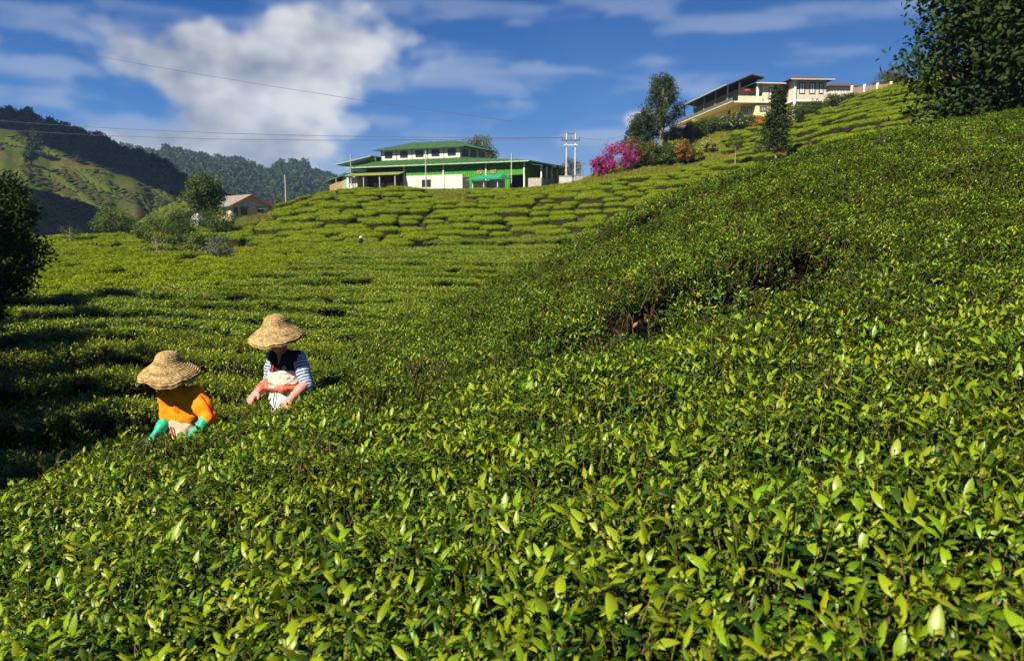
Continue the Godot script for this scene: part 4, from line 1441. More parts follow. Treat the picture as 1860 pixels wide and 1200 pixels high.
	bx(o, "shed_wall", Vector3(-35.4, -0.6, -5.6), Vector3(-32.7, 3.1, -1.6), worn("grey_green_wall", lin(0.22, 0.30, 0.22), 0.9, 0.15, 0.4))
	# open side gallery on the other end
	bx(o, "gallery_wall", Vector3(0.1, -0.6, -9.0), Vector3(2.4, 1.9, -0.6), grey)
	for k in 5: bx(o, "gallery_post", Vector3(2.2, 1.9, -0.9 - k * 2.0), Vector3(2.4, 3.7, -0.7 - k * 2.0), pipe)
	roof_part(o, "gallery_roof", [Vector3(0.0, 4.15, 0.2), Vector3(3.0, 3.65, 0.2), Vector3(3.0, 3.65, -10.0), Vector3(0.0, 4.15, -10.0)], 0.08, green_roof)
	# hut in front
	var p := on_ground(882, 112.0)
	var h := thing("guard_hut", "small white hut with a teal roof in front of the factory", "hut", p + Vector3(0, -0.1, 0), -0.45)
	bx(h, "wall", Vector3(-2.2, -0.6, -1.6), Vector3(-0.2, 1.5, -0.2), white)
	bx(h, "back_wall", Vector3(-0.2, -0.6, -1.6), Vector3(2.2, 1.7, -1.4), cream)
	bx(h, "base", Vector3(-2.4, -0.9, -0.2), Vector3(2.4, 0.1, 0.6), grey)
	for px in [-2.0, -0.2, 2.0]: bx(h, "post", Vector3(px, 0.1, 0.4), Vector3(px + 0.12, 1.75, 0.52), white)
	roof_part(h, "roof", [Vector3(-2.9, 1.55, 1.0), Vector3(2.7, 1.75, 1.0), Vector3(2.2, 2.45, -0.9), Vector3(-1.6, 2.25, -0.9)], 0.08, worn("teal_sheet", lin(0.015, 0.22, 0.12), 0.6, 0.15, 0.4))
	roof_part(h, "roof", [Vector3(2.7, 1.75, 1.0), Vector3(3.1, 1.75, -2.2), Vector3(2.2, 2.45, -0.9)], 0.08, worn("teal_sheet", lin(0.015, 0.22, 0.12), 0.6, 0.15, 0.4))

func make_small_house() -> void:
	var peach := worn("peach_wall", lin(0.56, 0.44, 0.30), 0.9, 0.10, 0.4)
	var white := worn("white_render", lin(0.46, 0.455, 0.43), 0.9, 0.08, 0.3)
	var tin := worn("rusty_tin", lin(0.24, 0.20, 0.175), 0.7, 0.35, 0.35)
	var fascia := mat("brown_fascia", lin(0.20, 0.09, 0.05), 0.7)
	var frame := mat("green_frame", lin(0.04, 0.10, 0.06), 0.6)
	var glass := mat("dark_glass", lin(0.015, 0.018, 0.022), 0.12, 0.5)
	var x := (440.0 - 930.0) / FOCAL * 133.0
	var o := thing("small_house", "small peach house with a rusty gable roof beside the tall garden tree", "house", Vector3(x, EYE + 1.0, -133.0), 0.72)
	var w := 3.35
	var L := 10.5
	var mb := MB.new()
	mb.box(Vector3(-w, -3.0, -L), Vector3(w, 2.4, 0.0))
	mb.slab([Vector3(-w, 2.4, 0.0), Vector3(w, 2.4, 0.0), Vector3(0, 4.0, 0.0)], 0.2)
	part(o, "wall", mb.done(), peach)
	roof_part(o, "roof", [Vector3(-w - 0.7, 2.08, 0.8), Vector3(0, 4.15, 0.8), Vector3(0, 4.15, -L - 0.5), Vector3(-w - 0.7, 2.08, -L - 0.5)], 0.08, tin)
	roof_part(o, "roof", [Vector3(w + 0.7, 2.08, 0.8), Vector3(0, 4.15, 0.8), Vector3(0, 4.15, -L - 0.5), Vector3(w + 0.7, 2.08, -L - 0.5)], 0.08, tin)
	for s in [-1.0, 1.0]:
		roof_part(o, "barge_board", [Vector3(s * (w + 0.75), 2.00, 0.86), Vector3(0, 4.14, 0.86), Vector3(0, 4.14, 0.80), Vector3(s * (w + 0.75), 2.00, 0.80)], 0.22, fascia)
	for wx in [-1.15, 1.75]:
		window(o, Vector3(wx, 1.25, 0.0), 1.15, 1.2, 0.0, frame, glass, 1, 0.08)
		roof_part(o, "window_awning", [Vector3(wx - 0.75, 1.72, 0.75), Vector3(wx + 0.75, 1.72, 0.75), Vector3(wx + 0.75, 2.05, 0.02), Vector3(wx - 0.75, 2.05, 0.02)], 0.04, mat("awning_green", lin(0.10, 0.22, 0.13), 0.6))
	bx(o, "door", Vector3(-2.95, 0.0, 0.0), Vector3(-2.2, 1.9, 0.05), frame)
	window(o, Vector3(-w, 1.2, -3.0), 1.2, 1.1, -PI / 2, frame, glass, 1, 0.08)
	bx(o, "side_wing", Vector3(-w - 3.2, -3.0, -L), Vector3(-w, 1.7, -L + 4.0), white)
	roof_part(o, "wing_roof", [Vector3(-w - 3.8, 1.6, -L + 4.5), Vector3(-w, 2.2, -L + 4.5), Vector3(-w, 2.2, -L - 0.4), Vector3(-w - 3.8, 1.6, -L - 0.4)], 0.08, worn("grey_tin", lin(0.28, 0.28, 0.28), 0.6, 0.25, 0.35))
	var dish := MB.new()
	dish.lathe([Vector2(0.001, 0.0), Vector2(0.15, 0.02), Vector2(0.32, 0.09), Vector2(0.42, 0.16)], 18)
	var t := thing("satellite_dish", "grey satellite dish on the ground beside the small peach house", "satellite dish", o.position + Vector3(4.0, 0.1, 1.4))
	var dm := mat("dish", lin(0.25, 0.33, 0.38), 0.5)
	var dp := part(t, "reflector", dish.done(), dm)
	dp.position = Vector3(0, 0.75, 0)
	dp.rotation = Vector3(1.1, 0.3, 0)
	var st := MB.new()
	st.tube([Vector3(0, -0.6, -0.05), Vector3(0, 0.75, -0.05)], [0.04, 0.03], 6)
	part(t, "stand", st.done(), dm)

func make_hilltop_house() -> void:
	var cream := worn("cream_wall", lin(0.62, 0.55, 0.40), 0.9, 0.08, 0.4)
	var yellow := worn("yellow_wall", lin(0.60, 0.52, 0.20), 0.9, 0.10, 0.4)
	var beige := worn("beige_wall", lin(0.52, 0.45, 0.37), 0.9, 0.08, 0.4)
	var tile := worn("brown_tile", lin(0.105, 0.060, 0.046), 0.85, 0.3, 0.8)
	var under := mat("shaded_roof_underside", lin(0.05, 0.045, 0.045), 0.8)  # shade under the terrace roof painted as a dark sheet colour
	var edge := mat("pale_edge", lin(0.30, 0.32, 0.34), 0.6)
	var white := mat("white_paint", lin(0.75, 0.75, 0.72), 0.6)
	var dframe := mat("dark_frame", lin(0.03, 0.025, 0.022), 0.6)
	var glass := mat("house_glass", lin(0.30, 0.33, 0.36), 0.15, 0.5)
	var dark := mat("dark_door_and_opening", lin(0.030, 0.028, 0.026), 0.7, 0.3)
	var x := (1352.0 - 930.0) / FOCAL * 128.0
	var o := thing("hilltop_house", "cream and yellow two-storey house with a long dark terrace roof on the hill", "house", Vector3(x, EYE + 15.0, -128.0), 0.10)
	# open ground floor
	bx(o, "ground_wall", Vector3(0.8, -1.5, -27.0), Vector3(6.4, 2.0, -2.5), yellow)
	for z in [0.6, -5.0, -11.0, -17.0, -23.0]: bx(o, "column", Vector3(-2.3, -2.0, z - 0.35), Vector3(-1.9, 2.0, z), yellow)
	bx(o, "column", Vector3(2.6, -2.0, 0.25), Vector3(3.0, 2.0, 0.6), yellow)
	# middle floor
	bx(o, "floor_slab", Vector3(-2.5, 2.0, -28.0), Vector3(6.6, 2.25, 0.9), yellow)
	roof_part(o, "tile_skirt", [Vector3(-3.0, 2.12, 1.5), Vector3(3.2, 2.12, 1.5), Vector3(3.2, 2.55, 0.3), Vector3(-2.2, 2.55, 0.3)], 0.08, tile)
	roof_part(o, "tile_skirt", [Vector3(-3.0, 2.12, -28.0), Vector3(-3.0, 2.12, 1.5), Vector3(-2.2, 2.55, 0.3), Vector3(-2.2, 2.55, -28.0)], 0.08, tile)
	bx(o, "middle_wall", Vector3(0.0, 2.25, -27.0), Vector3(6.4, 4.4, -0.4), yellow)
	bx(o, "bay_wall", Vector3(2.2, 1.9, -0.4), Vector3(6.4, 4.2, 0.5), worn("pale_yellow_wall", lin(0.66, 0.60, 0.33), 0.9, 0.08, 0.4))
	window(o, Vector3(0.55, 3.25, -0.4), 0.75, 1.3, 0.0, dframe, glass, 1, 0.1)
	window(o, Vector3(1.55, 3.2, -0.4), 0.8, 1.5, 0.0, dframe, glass, 1, 0.1)
	window(o, Vector3(3.5, 3.5, 0.5), 1.25, 0.85, 0.0, dframe, glass, 3, 0.12)
	window(o, Vector3(5.0, 3.35, 0.5), 0.5, 0.85, 0.0, dframe, glass, 1, 0.1)
	window(o, Vector3(5.9, 3.1, 0.5), 0.6, 1.2, 0.0, dframe, glass, 1, 0.1)
	window(o, Vector3(0.0, 3.3, -11.0), 4.0, 1.3, -PI / 2, white, glass, 4, 0.1)
	window(o, Vector3(0.0, 3.3, -18.0), 2.0, 1.3, -PI / 2, dframe, glass, 2, 0.1)
	bx(o, "side_door", Vector3(-0.05, 2.25, -5.6), Vector3(0.0, 4.0, -4.6), dark)
	# upper terrace
	bx(o, "terrace_slab", Vector3(-1.8, 4.4, -28.0), Vector3(6.6, 4.65, 0.8), cream)
	roof_part(o, "tile_skirt", [Vector3(-2.3, 4.25, -28.0), Vector3(-2.3, 4.25, 1.2), Vector3(-1.6, 4.64, 0.8), Vector3(-1.6, 4.64, -28.0)], 0.06, tile)
	bx(o, "parapet", Vector3(-0.8, 4.65, 0.55), Vector3(3.2, 5.45, 0.75), cream)
	bx(o, "parapet", Vector3(-1.7, 4.65, -28.0), Vector3(-1.55, 5.25, 0.2), worn("grey_rail", lin(0.12, 0.115, 0.11), 0.9, 0.2, 0.4))
	for z in [-2.0, -7.5, -13.0, -18.5, -24.0, -27.5]: bx(o, "terrace_post", Vector3(-1.7, 5.25, z - 0.1), Vector3(-1.5, 7.4, z + 0.1), edge)
	bx(o, "corner_post", Vector3(-0.8, 5.45, 0.5), Vector3(-0.55, 7.7, 0.75), dframe)
	bx(o, "white_pillar", Vector3(2.2, 4.65, 0.5), Vector3(2.5, 8.0, 0.8), white)
	bx(o, "upper_wall", Vector3(3.3, 4.65, -26.0), Vector3(6.4, 7.5, 0.5), cream)
	bx(o, "terrace_back_wall", Vector3(0.8, 4.65, -26.0), Vector3(3.3, 7.3, -3.0), cream)
	window(o, Vector3(4.75, 6.0, 0.5), 0.95, 1.75, 0.0, dframe, white, 1, 0.12)
	# long roof, seen from below, its underside shade carried by the dark colour
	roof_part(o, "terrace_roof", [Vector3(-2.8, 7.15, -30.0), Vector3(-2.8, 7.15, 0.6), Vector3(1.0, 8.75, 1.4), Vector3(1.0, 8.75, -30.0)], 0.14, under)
	roof_part(o, "terrace_roof", [Vector3(1.0, 8.75, 1.4), Vector3(3.2, 8.3, 1.4), Vector3(3.2, 8.3, -30.0), Vector3(1.0, 8.75, -30.0)], 0.14, tile)
	bx(o, "roof_gutter", Vector3(-2.9, 7.10, -30.0), Vector3(-2.8, 7.26, 0.6), edge)
	hip_roof(o, "upper_roof", 1.8, 7.3, 1.3, -27.0, 7.5, 8.5, 2.4, 0.12, tile)
	bx(o, "eave_board", Vector3(1.8, 7.34, 1.3), Vector3(7.3, 7.48, 1.36), cream)
	# parasol and pots on the balcony
	var par := thing("parasol", "red parasol open on the balcony of the hilltop house", "parasol", o.transform * Vector3(0.9, 4.65, -0.2))
	var cm := MB.new()
	cm.lathe([Vector2(0.001, 2.05), Vector2(0.35, 1.95), Vector2(0.75, 1.70)], 8)
	part(par, "canopy", cm.done(), mat("red_cloth", lin(0.50, 0.02, 0.06), 0.8))
	var pm := MB.new()
	pm.tube([Vector3.ZERO, Vector3(0, 2.0, 0)], [0.03, 0.025], 6)
	part(par, "pole", pm.done(), white)
	for q in [[1.7, "potted plant on the balcony beside the red parasol"], [3.0, "potted plant on the balcony by the white pillar"]]:
		tree("potted_plant", q[1], o.transform * Vector3(q[0], 4.6, -0.1), 1.6, 1.1, {"low": 0.3, "clumps": 12, "per": 26, "leaf": 0.14}, "plant")
	# second block
	var bp := Vector3((1447.0 - 930.0) / FOCAL * 126.0, EYE + 16.9, -126.0)
	var b := thing("upper_block", "square beige house block with three white windows beside the terrace house", "house", bp, 0.06)
	bx(b, "base_wall", Vector3(0.3, -1.5, -7.5), Vector3(5.0, 2.6, -0.3), yellow)
	bx(b, "wall", Vector3(0.0, 2.6, -8.0), Vector3(5.3, 5.9, 0.0), beige)
	bx(b, "white_band", Vector3(-0.05, 2.5, -8.0), Vector3(5.35, 2.75, 0.06), white)
	bx(b, "corner_pillar", Vector3(0.0, -1.5, 0.0), Vector3(0.3, 6.0, 0.25), white)
	for wx in [1.35, 3.0, 4.45]: window(b, Vector3(wx, 4.55, 0.0), 0.95 if wx < 4 else 0.7, 1.75, 0.0, dframe, white, 1, 0.13)
	window(b, Vector3(0.0, 4.4, -2.6), 1.3, 1.6, -PI / 2, dframe, glass, 2, 0.1)
	hip_roof(b, "roof", -0.9, 6.2, 0.9, -8.9, 5.85, 7.1, 2.6, 0.12, tile)
	bx(b, "eave_board", Vector3(-0.9, 5.70, 0.9), Vector3(6.2, 5.84, 0.96), beige)
	# third, smaller
	var cp := pt(1534, 152, 146.0)
	var c := thing("cottage", "small cream cottage with a brown hip roof by the hilltop fence", "house", cp, 0.05)
	bx(c, "wall", Vector3(0.0, -3.0, -5.0), Vector3(4.8, 1.4, 0.0), cream)
	for wx in [0.8, 1.9, 3.0, 4.1]: window(c, Vector3(wx, 0.5, 0.0), 0.6, 0.9, 0.0, white, glass, 1, 0.07)
	hip_roof(c, "roof", -0.6, 5.4, 0.6, -5.6, 1.4, 2.4, 1.6, 0.1, tile)
	# hidden lower roof next to the tall tree
	var ep := pt(1238, 238, 122.0)
	var e := thing("garden_shed", "low brown-roofed shed half hidden behind the tall tree", "shed", ep, 0.1)
	bx(e, "wall", Vector3(0.0, -1.5, -4.0), Vector3(2.4, 1.3, 0.0), cream)
	hip_roof(e, "roof", -0.5, 3.0, 0.6, -4.6, 1.3, 2.3, 1.0, 0.1, tile)
	# fence
	var a := pt(1574, 149, 140.0)
	var z := pt(1648, 142, 134.0)
	var f := thing("boundary_wall", "low brown boundary wall with white posts along the hilltop", "wall", a)
	var v := z - a
	for k in 4:
		var q := v * (k / 3.0)
		bx(f, "post", q + Vector3(-0.15, -2.0, -0.15), q + Vector3(0.15, 1.15, 0.15), white)
		if k < 3:
			var w := v * ((k + 1) / 3.0)
			var mb := MB.new()
			var n := Vector3(-v.z, 0, v.x).normalized() * 0.06
			mb.slab([q + n + Vector3(0, -2.0, 0), w + n + Vector3(0, -2.0, 0), w + n + Vector3(0, 0.85, 0), q + n + Vector3(0, 0.85, 0)], 0.12)
			part(f, "panel", mb.done(), worn("brown_panel", lin(0.22, 0.15, 0.11), 0.9, 0.2, 0.4))

func wire(label: String, pts_: Array, sag: float, rad: float) -> void:
	var mb := MB.new()
	var p := []
	var rr := []
	for s in pts_.size() - 1:
		for k in 25:
			if s > 0 and k == 0: continue
			var t := k / 24.0
			var q: Vector3 = pts_[s].lerp(pts_[s + 1], t)
			q.y -= sag * 4.0 * t * (1.0 - t)
			p.append(q)
			rr.append(rad)
	mb.tube(p, rr, 5)
	var o := solo("power_line", mb.done(), mat("wire", lin(0.05, 0.05, 0.055), 0.6), "")
	tag(o, label, "power line", "power lines across the sky")

func pole(label: String, at: Vector3, h: float, rad: float, group := "") -> Node3D:
	var o := thing("utility_pole", label, "utility pole", at, 0.0, group)
	var mb := MB.new()
	mb.tube([Vector3(0, -0.5, 0), Vector3(0, h, 0)], [rad, rad * 0.7], 8)
	part(o, "shaft", mb.done(), worn("pole_concrete", lin(0.42, 0.40, 0.36), 0.85, 0.15, 0.5))
	bx(o, "bracket", Vector3(-0.28, h - 0.5, -0.04), Vector3(0.28, h - 0.42, 0.04), mat("steel_dark", lin(0.05, 0.05, 0.05), 0.6))
	return o

func make_poles() -> void:
	var steel := mat("steel_dark", lin(0.05, 0.05, 0.05), 0.6)
	pole("slim grey pole on the tea slope beside the small peach house", on_ground(507, 112.0), 4.6, 0.09)
	pole("short thin pole farther behind the slope of the small house", on_ground(527, 150.0) + Vector3(0, 0.5, 0), 5.0, 0.08)
	pole("pole at the far end of the factory beside the ochre shed", pt(625, 320, 130.0), 4.6, 0.09)
	pole("pole in front of the factory's white wall", pt(767, 326, 116.0), 5.0, 0.09)
	pole("pole at the factory's open gallery end", pt(929, 326, 113.0), 4.6, 0.10)
	pole("stub pole on the hill's shoulder below the factory's far end", pt(597, 330, 128.0), 1.6, 0.07)
	# twin-pole pylon
	var at := on_ground(1031, 116.0)
	var o := thing("power_pylon", "twin white poles with dark crossarms beside the factory", "pylon", at)
	var w := 1.30
	var h := pt(1031, 226, 116.0).y - at.y
	for s in [0.0, w]:
		var mb := MB.new()
		mb.tube([Vector3(s, -0.5, 0), Vector3(s, h, 0)], [0.11, 0.08], 8)
		part(o, "pole", mb.done(), worn("pole_white", lin(0.55, 0.55, 0.52), 0.8, 0.1, 0.5))
	var y1 := pt(1031, 240, 116.0).y - at.y
	var y2 := pt(1031, 249, 116.0).y - at.y
	bx(o, "crossarm", Vector3(-0.1, h - 0.12, -0.06), Vector3(w + 0.1, h, 0.06), steel)
	bx(o, "crossarm", Vector3(-0.75, y1 - 0.08, 0.12), Vector3(w + 0.65, y1 + 0.08, 0.24), steel)
	bx(o, "crossarm", Vector3(-0.4, y2 - 0.06, 0.12), Vector3(w + 0.4, y2 + 0.06, 0.24), worn("pole_white", lin(0.55, 0.55, 0.52), 0.8, 0.1, 0.5))
	for k in 3:
		var mb := MB.new()
		mb.lathe([Vector2(0.01, 0.32), Vector2(0.07, 0.28), Vector2(0.05, 0.2), Vector2(0.08, 0.14), Vector2(0.05, 0.06), Vector2(0.05, 0.0)], 8)
		var ins := part(o, "insulator", mb.done(), steel)
		ins.position = Vector3(-0.6 + k * 1.25, y1 + 0.08, 0.18)
	var b := thing("utility_cabinet", "white utility cabinet at the foot of the twin pole pylon", "cabinet", on_ground(1022, 114.0))
	bx(b, "body", Vector3(-0.3, -0.3, -0.6), Vector3(1.5, 1.25, 0.3), worn("white_render", lin(0.46, 0.455, 0.43), 0.9, 0.08, 0.3))
	bx(b, "lid", Vector3(-0.36, 1.25, -0.66), Vector3(1.56, 1.33, 0.36), mat("steel_grey", lin(0.25, 0.25, 0.25), 0.6))
	b = thing("utility_cabinet", "low grey utility cabinet next to the white one", "cabinet", on_ground(1050, 114.0))
	bx(b, "body", Vector3(-0.2, -0.3, -0.6), Vector3(0.95, 1.0, 0.3), worn("grey_concrete", lin(0.33, 0.31, 0.27), 0.9, 0.2, 0.4))
	bx(b, "lid", Vector3(-0.26, 1.0, -0.66), Vector3(1.01, 1.08, 0.36), mat("steel_grey", lin(0.25, 0.25, 0.25), 0.6))
	# lines
	var tip := at + Vector3(0, y1 + 0.4, 0.18)
	wire("thin power line sloping high across the cloud", [pt(-160, 22, 170.0), pt(930, 204, 150.0)], 1.0, 0.035)
	wire("upper of two thin power lines running to the pylon", [pt(-200, 188, 190.0), tip + Vector3(-0.6, 0, 0)], 1.6, 0.035)
	wire("lower of two thin power lines running to the pylon", [pt(-200, 206, 190.0), tip + Vector3(0.65, 0, 0)], 1.8, 0.035)
	wire("short power line from the pylon up to the garden", [tip + Vector3(1.9, 0, 0), pt(1160, 225, 118.0)], 0.6, 0.02)
	wire("service cable drooping from the factory's end pole", [pt(625, 290, 130.0), pt(597, 313, 128.0)], 0.3, 0.025)
# ---------------------------------------------------------------- people
# a smooth body from tapered capsules: prims are [a, b, ra, rb, flatness in z]; meshed as surface nets
func blob(prims: Array, cell: float, k: float, folds := 0.0, ffreq := 20.0) -> MB:
	var lo := Vector3.ONE * 1e9
	var hi := -lo
	for p in prims:
		var m: float = maxf(p[2], p[3]) + cell * 3.0 + k
		for q in [p[0], p[1]]:
			lo = lo.min(q - Vector3.ONE * m)
			hi = hi.max(q + Vector3.ONE * m)
	var nx := int((hi.x - lo.x) / cell) + 2
	var ny := int((hi.y - lo.y) / cell) + 2
	var nzz := int((hi.z - lo.z) / cell) + 2
	var f := PackedFloat32Array()
	f.resize(nx * ny * nzz)
	f.fill(1.0)
	for p in prims:
		var a: Vector3 = p[0]
		var b: Vector3 = p[1]
		var ra: float = p[2]
		var rb: float = p[3]
		var zs: float = p[4] if p.size() > 4 else 1.0
		var m := maxf(ra, rb) + cell * 2.5 + k
		var i0 := ((a.min(b) - Vector3.ONE * m - lo) / cell).floor().max(Vector3.ZERO)
		var i1 := ((a.max(b) + Vector3.ONE * m - lo) / cell).ceil()
		var ab := b - a
		ab.z /= zs
		var l2 := maxf(ab.length_squared(), 1e-9)
		for z in range(int(i0.z), mini(int(i1.z) + 1, nzz)):
			for y in range(int(i0.y), mini(int(i1.y) + 1, ny)):
				var o := (z * ny + y) * nx
				for x in range(int(i0.x), mini(int(i1.x) + 1, nx)):
					var q := lo + Vector3(x, y, z) * cell - a
					q.z /= zs
					var t := clampf(q.dot(ab) / l2, 0.0, 1.0)
					var d := (q - ab * t).length() - lerpf(ra, rb, t)
					if zs < 1.0: d *= lerpf(1.0, zs, 0.5)
					var e := f[o + x]
					var h := maxf(k - absf(d - e), 0.0) / k
					f[o + x] = minf(d, e) - h * h * k * 0.25
	if folds > 0.0:
		for z in nzz:
			for y in ny:
				for x in nx:
					var o := (z * ny + y) * nx + x
					if absf(f[o]) < cell * 3.0:
						var q := lo + Vector3(x, y, z) * cell
						f[o] += folds * (nz.get_noise_3d(q.x * ffreq * 6.0, q.y * ffreq * 12.0 + q.x * ffreq * 5.0, q.z * ffreq * 6.0))
	var mb := MB.new()
	var idx := PackedInt32Array()
	idx.resize(f.size())
	idx.fill(-1)
	var sy := nx
	var sz := nx * ny
	var cs := [0, 1, sy, sy + 1, sz, sz + 1, sz + sy, sz + sy + 1]
	for z in nzz - 1:
		for y in ny - 1:
			for x in nx - 1:
				var o := z * sz + y * sy + x
				var first := f[o]
				if absf(first) > cell * 2.0: continue
				var mask := 0
				for c in 8:
					if f[o + cs[c]] < 0.0: mask |= 1 << c
				if mask == 0 or mask == 255: continue
				var sum := Vector3.ZERO
				var n := 0
				for e in [[0, 1], [2, 3], [4, 5], [6, 7], [0, 2], [1, 3], [4, 6], [5, 7], [0, 4], [1, 5], [2, 6], [3, 7]]:
					var va := f[o + cs[e[0]]]
					var vb := f[o + cs[e[1]]]
					if (va < 0.0) == (vb < 0.0): continue
					var t := va / (va - vb)
					var pa := Vector3(e[0] & 1, (e[0] >> 1) & 1, e[0] >> 2)
					var pb := Vector3(e[1] & 1, (e[1] >> 1) & 1, e[1] >> 2)
					sum += pa.lerp(pb, t)
					n += 1
				var g := Vector3(f[o + 1] - first, f[o + sy] - first, f[o + sz] - first).normalized()
				idx[o] = mb.vert(lo + (Vector3(x, y, z) + sum / n) * cell, g)
	for z in range(1, nzz - 1):
		for y in range(1, ny - 1):
			for x in range(1, nx - 1):
				var o := z * sz + y * sy + x
				var inside := f[o] < 0.0
				for ax in [[1, sy, sz], [sy, sz, 1], [sz, 1, sy]]:
					if (f[o + ax[0]] < 0.0) == inside: continue
					var a := idx[o]
					var b := idx[o - ax[1]]
					var c := idx[o - ax[1] - ax[2]]
					var d := idx[o - ax[2]]
					if a < 0 or b < 0 or c < 0 or d < 0: continue
					if inside: mb.ix.append_array([a, c, b, a, d, c])
					else: mb.ix.append_array([a, b, c, a, c, d])
	smooth_normals(mb)
	return mb

# five bent fingers on a palm; w wrist, d direction of the hand, s towards the thumb, up back of the hand
func hand_prims(w: Vector3, d: Vector3, s: Vector3, curl: float, fat := 1.0) -> Array:
	d = d.normalized()
	s = (s - d * s.dot(d)).normalized()
	var up := s.cross(d).normalized()
	if up.y < 0: up = -up
	var out := [[w - d * 0.03, w + d * 0.03, 0.026 * fat, 0.027 * fat]]
	for k in 4:
		var off := s * (0.030 - 0.020 * k)
		out.append([w + d * 0.01 + off * 0.6, w + d * 0.075 + off, 0.016 * fat, 0.0125 * fat])
		var L: float = [0.068, 0.076, 0.070, 0.054][k]
		var p := w + d * 0.08 + off
		var q := p + (d + s * (0.10 - 0.08 * k) - up * curl * 0.5).normalized() * L * 0.45
		var e := q + (d * (1.0 - curl * 0.5) - up * curl).normalized() * L * 0.32
		var g := e + (d * (1.0 - curl) - up * curl * 1.5).normalized() * L * 0.3
		out.append([p, q, 0.0100 * fat, 0.0092 * fat])
		out.append([q, e, 0.0092 * fat, 0.0085 * fat])
		out.append([e, g, 0.0085 * fat, 0.0070 * fat])
	var tp := w + d * 0.025 + s * 0.026
	var tq := tp + (d * 0.6 + s * 0.8 - up * 0.25).normalized() * 0.042
	out.append([w + d * 0.02 + s * 0.008, tp, 0.018 * fat, 0.014 * fat])
	out.append([tp, tq, 0.0125 * fat, 0.0105 * fat])
	out.append([tq, tq + (d * 0.9 + s * 0.3 - up * 0.4).normalized() * 0.030, 0.0105 * fat, 0.0085 * fat])
	return out

# coiled straw hat: a rounded crown that flares into a drooping, wavy brim
func straw_hat(parent: Node3D, at: Vector3, tilt: Vector3, size: float, layers: int, phase: float) -> void:
	var prof := [Vector2(0.0, 0.208), Vector2(0.045, 0.204), Vector2(0.078, 0.188), Vector2(0.098, 0.160), Vector2(0.113, 0.128), Vector2(0.138, 0.098), Vector2(0.174, 0.072), Vector2(0.210, 0.048), Vector2(0.242, 0.022), Vector2(0.266, -0.010)]
	var xs := PackedFloat32Array()
	var rs := PackedFloat32Array()
	var ys := PackedFloat32Array()
	var s := 0.0
	for i in prof.size():
		if i: s += prof[i].distance_to(prof[i - 1])
		xs.append(s); rs.append(prof[i].x); ys.append(prof[i].y)
	var hm := mat("straw", Color.WHITE, 0.75, 0.3)
	hm.vertex_color_use_as_albedo = true
	hm.heightmap_enabled = false
	var holder := Node3D.new()
	holder.name = "hat"
	parent.add_child(holder, true)
	holder.position = at
	holder.rotation = tilt
	for layer in layers:
		var mb := MB.new()
		var coils := 17
		var per := 6
		var rows := coils * per
		var sides := 110
		for j in rows + 1:
			var f := float(j) / rows
			if layer > 0: f = lerpf(0.62, 1.04, f)
			var q := f * s
			var rr := interp(xs, rs, q)
			var yy := interp(ys_x(xs), ys, q)
			var ph := fmod(float(j) / per, 1.0)
			var bulge := 0.0052 * sin(PI * ph)
			var coil := int(j / per)
			for i in sides + 1:
				var a := TAU * i / sides
				var wave := (0.016 * sin(3.0 * a + phase) + 0.010 * sin(5.0 * a + phase * 2.3 + coil * 0.02) + 0.006 * sin(11.0 * a + phase)) * pow(f, 4.0)
				var rag := 0.010 * nz2.get_noise_2d(a * 60.0 + phase * 9.0, layer * 30.0) * smooth(0.85, 1.0, f)
				var r2 := rr + bulge + rag
				var strand := nz.get_noise_2d(a * 260.0 + coil * 31.0, coil * 17.0 + layer * 5.0 + phase * 40.0)
				var tone := 0.86 + 0.95 * strand + 0.25 * nz2.get_noise_2d(a * 14.0, coil * 7.0 + phase * 11.0)
				var stain := smooth(0.05, 0.35, nz.get_noise_2d(a * 8.0 + phase * 5.0, f * 60.0))
				var c := Color(0.35, 0.240, 0.108).lerp(Color(0.22, 0.15, 0.072), stain * 0.7)
				if ph < 0.1 or ph > 0.9: tone *= 0.66     # darker along the seam between two coils
				mb.col = Color(c.r * tone, c.g * tone, c.b * tone)
				mb.vert(Vector3(cos(a) * r2, yy + wave + bulge * 0.5 - layer * 0.020, sin(a) * r2) * size, Vector3.UP)
		for j in rows:
			for i in sides:
				var a := j * (sides + 1) + i
				mb.ix.append_array([a, a + 1, a + sides + 1, a + 1, a + sides + 2, a + sides + 1])
		smooth_normals(mb)
		part(holder, "straw_layer", mb.done(), hm)

func ys_x(xs: PackedFloat32Array) -> PackedFloat32Array:
	return xs

# a cloth wound round the body: an elliptical band with soft folds
func cloth_band(c: Vector3, rx: float, rz: float, y0: float, y1: float, fold: float, seed_: float, flare := 0.0) -> ArrayMesh:
	var mb := MB.new()
	var rows := 14
	var sides := 72
	for j in rows + 1:
		var f := float(j) / rows
		for i in sides + 1:
			var a := TAU * i / sides
			var k := 1.0 + flare * (1.0 - f) + fold * nz.get_noise_3d(cos(a) * 60.0 + seed_, f * 90.0 + sin(a * 2.0) * 14.0, sin(a) * 60.0) * 3.4
			var lip := -0.006 if j == 0 or j == rows else 0.0
			var tilt := 0.012 * sin(a + seed_) + 0.010 * sin(3.0 * a + seed_ * 2.0)
			mb.vert(c + Vector3(cos(a) * (rx * k + lip), lerpf(y0, y1, f) + tilt, sin(a) * (rz * k + lip)), Vector3.UP)
	for j in rows:
		for i in sides:
			var e := j * (sides + 1) + i
			mb.ix.append_array([e, e + sides + 1, e + 1, e + 1, e + sides + 1, e + sides + 2])
	smooth_normals(mb)
	# close the seam where the band meets itself
	for j in rows + 1:
		var e := j * (sides + 1)
		var n := (mb.n[e] + mb.n[e + sides]).normalized()
		mb.n[e] = n
		mb.n[e + sides] = n
	return mb.done()

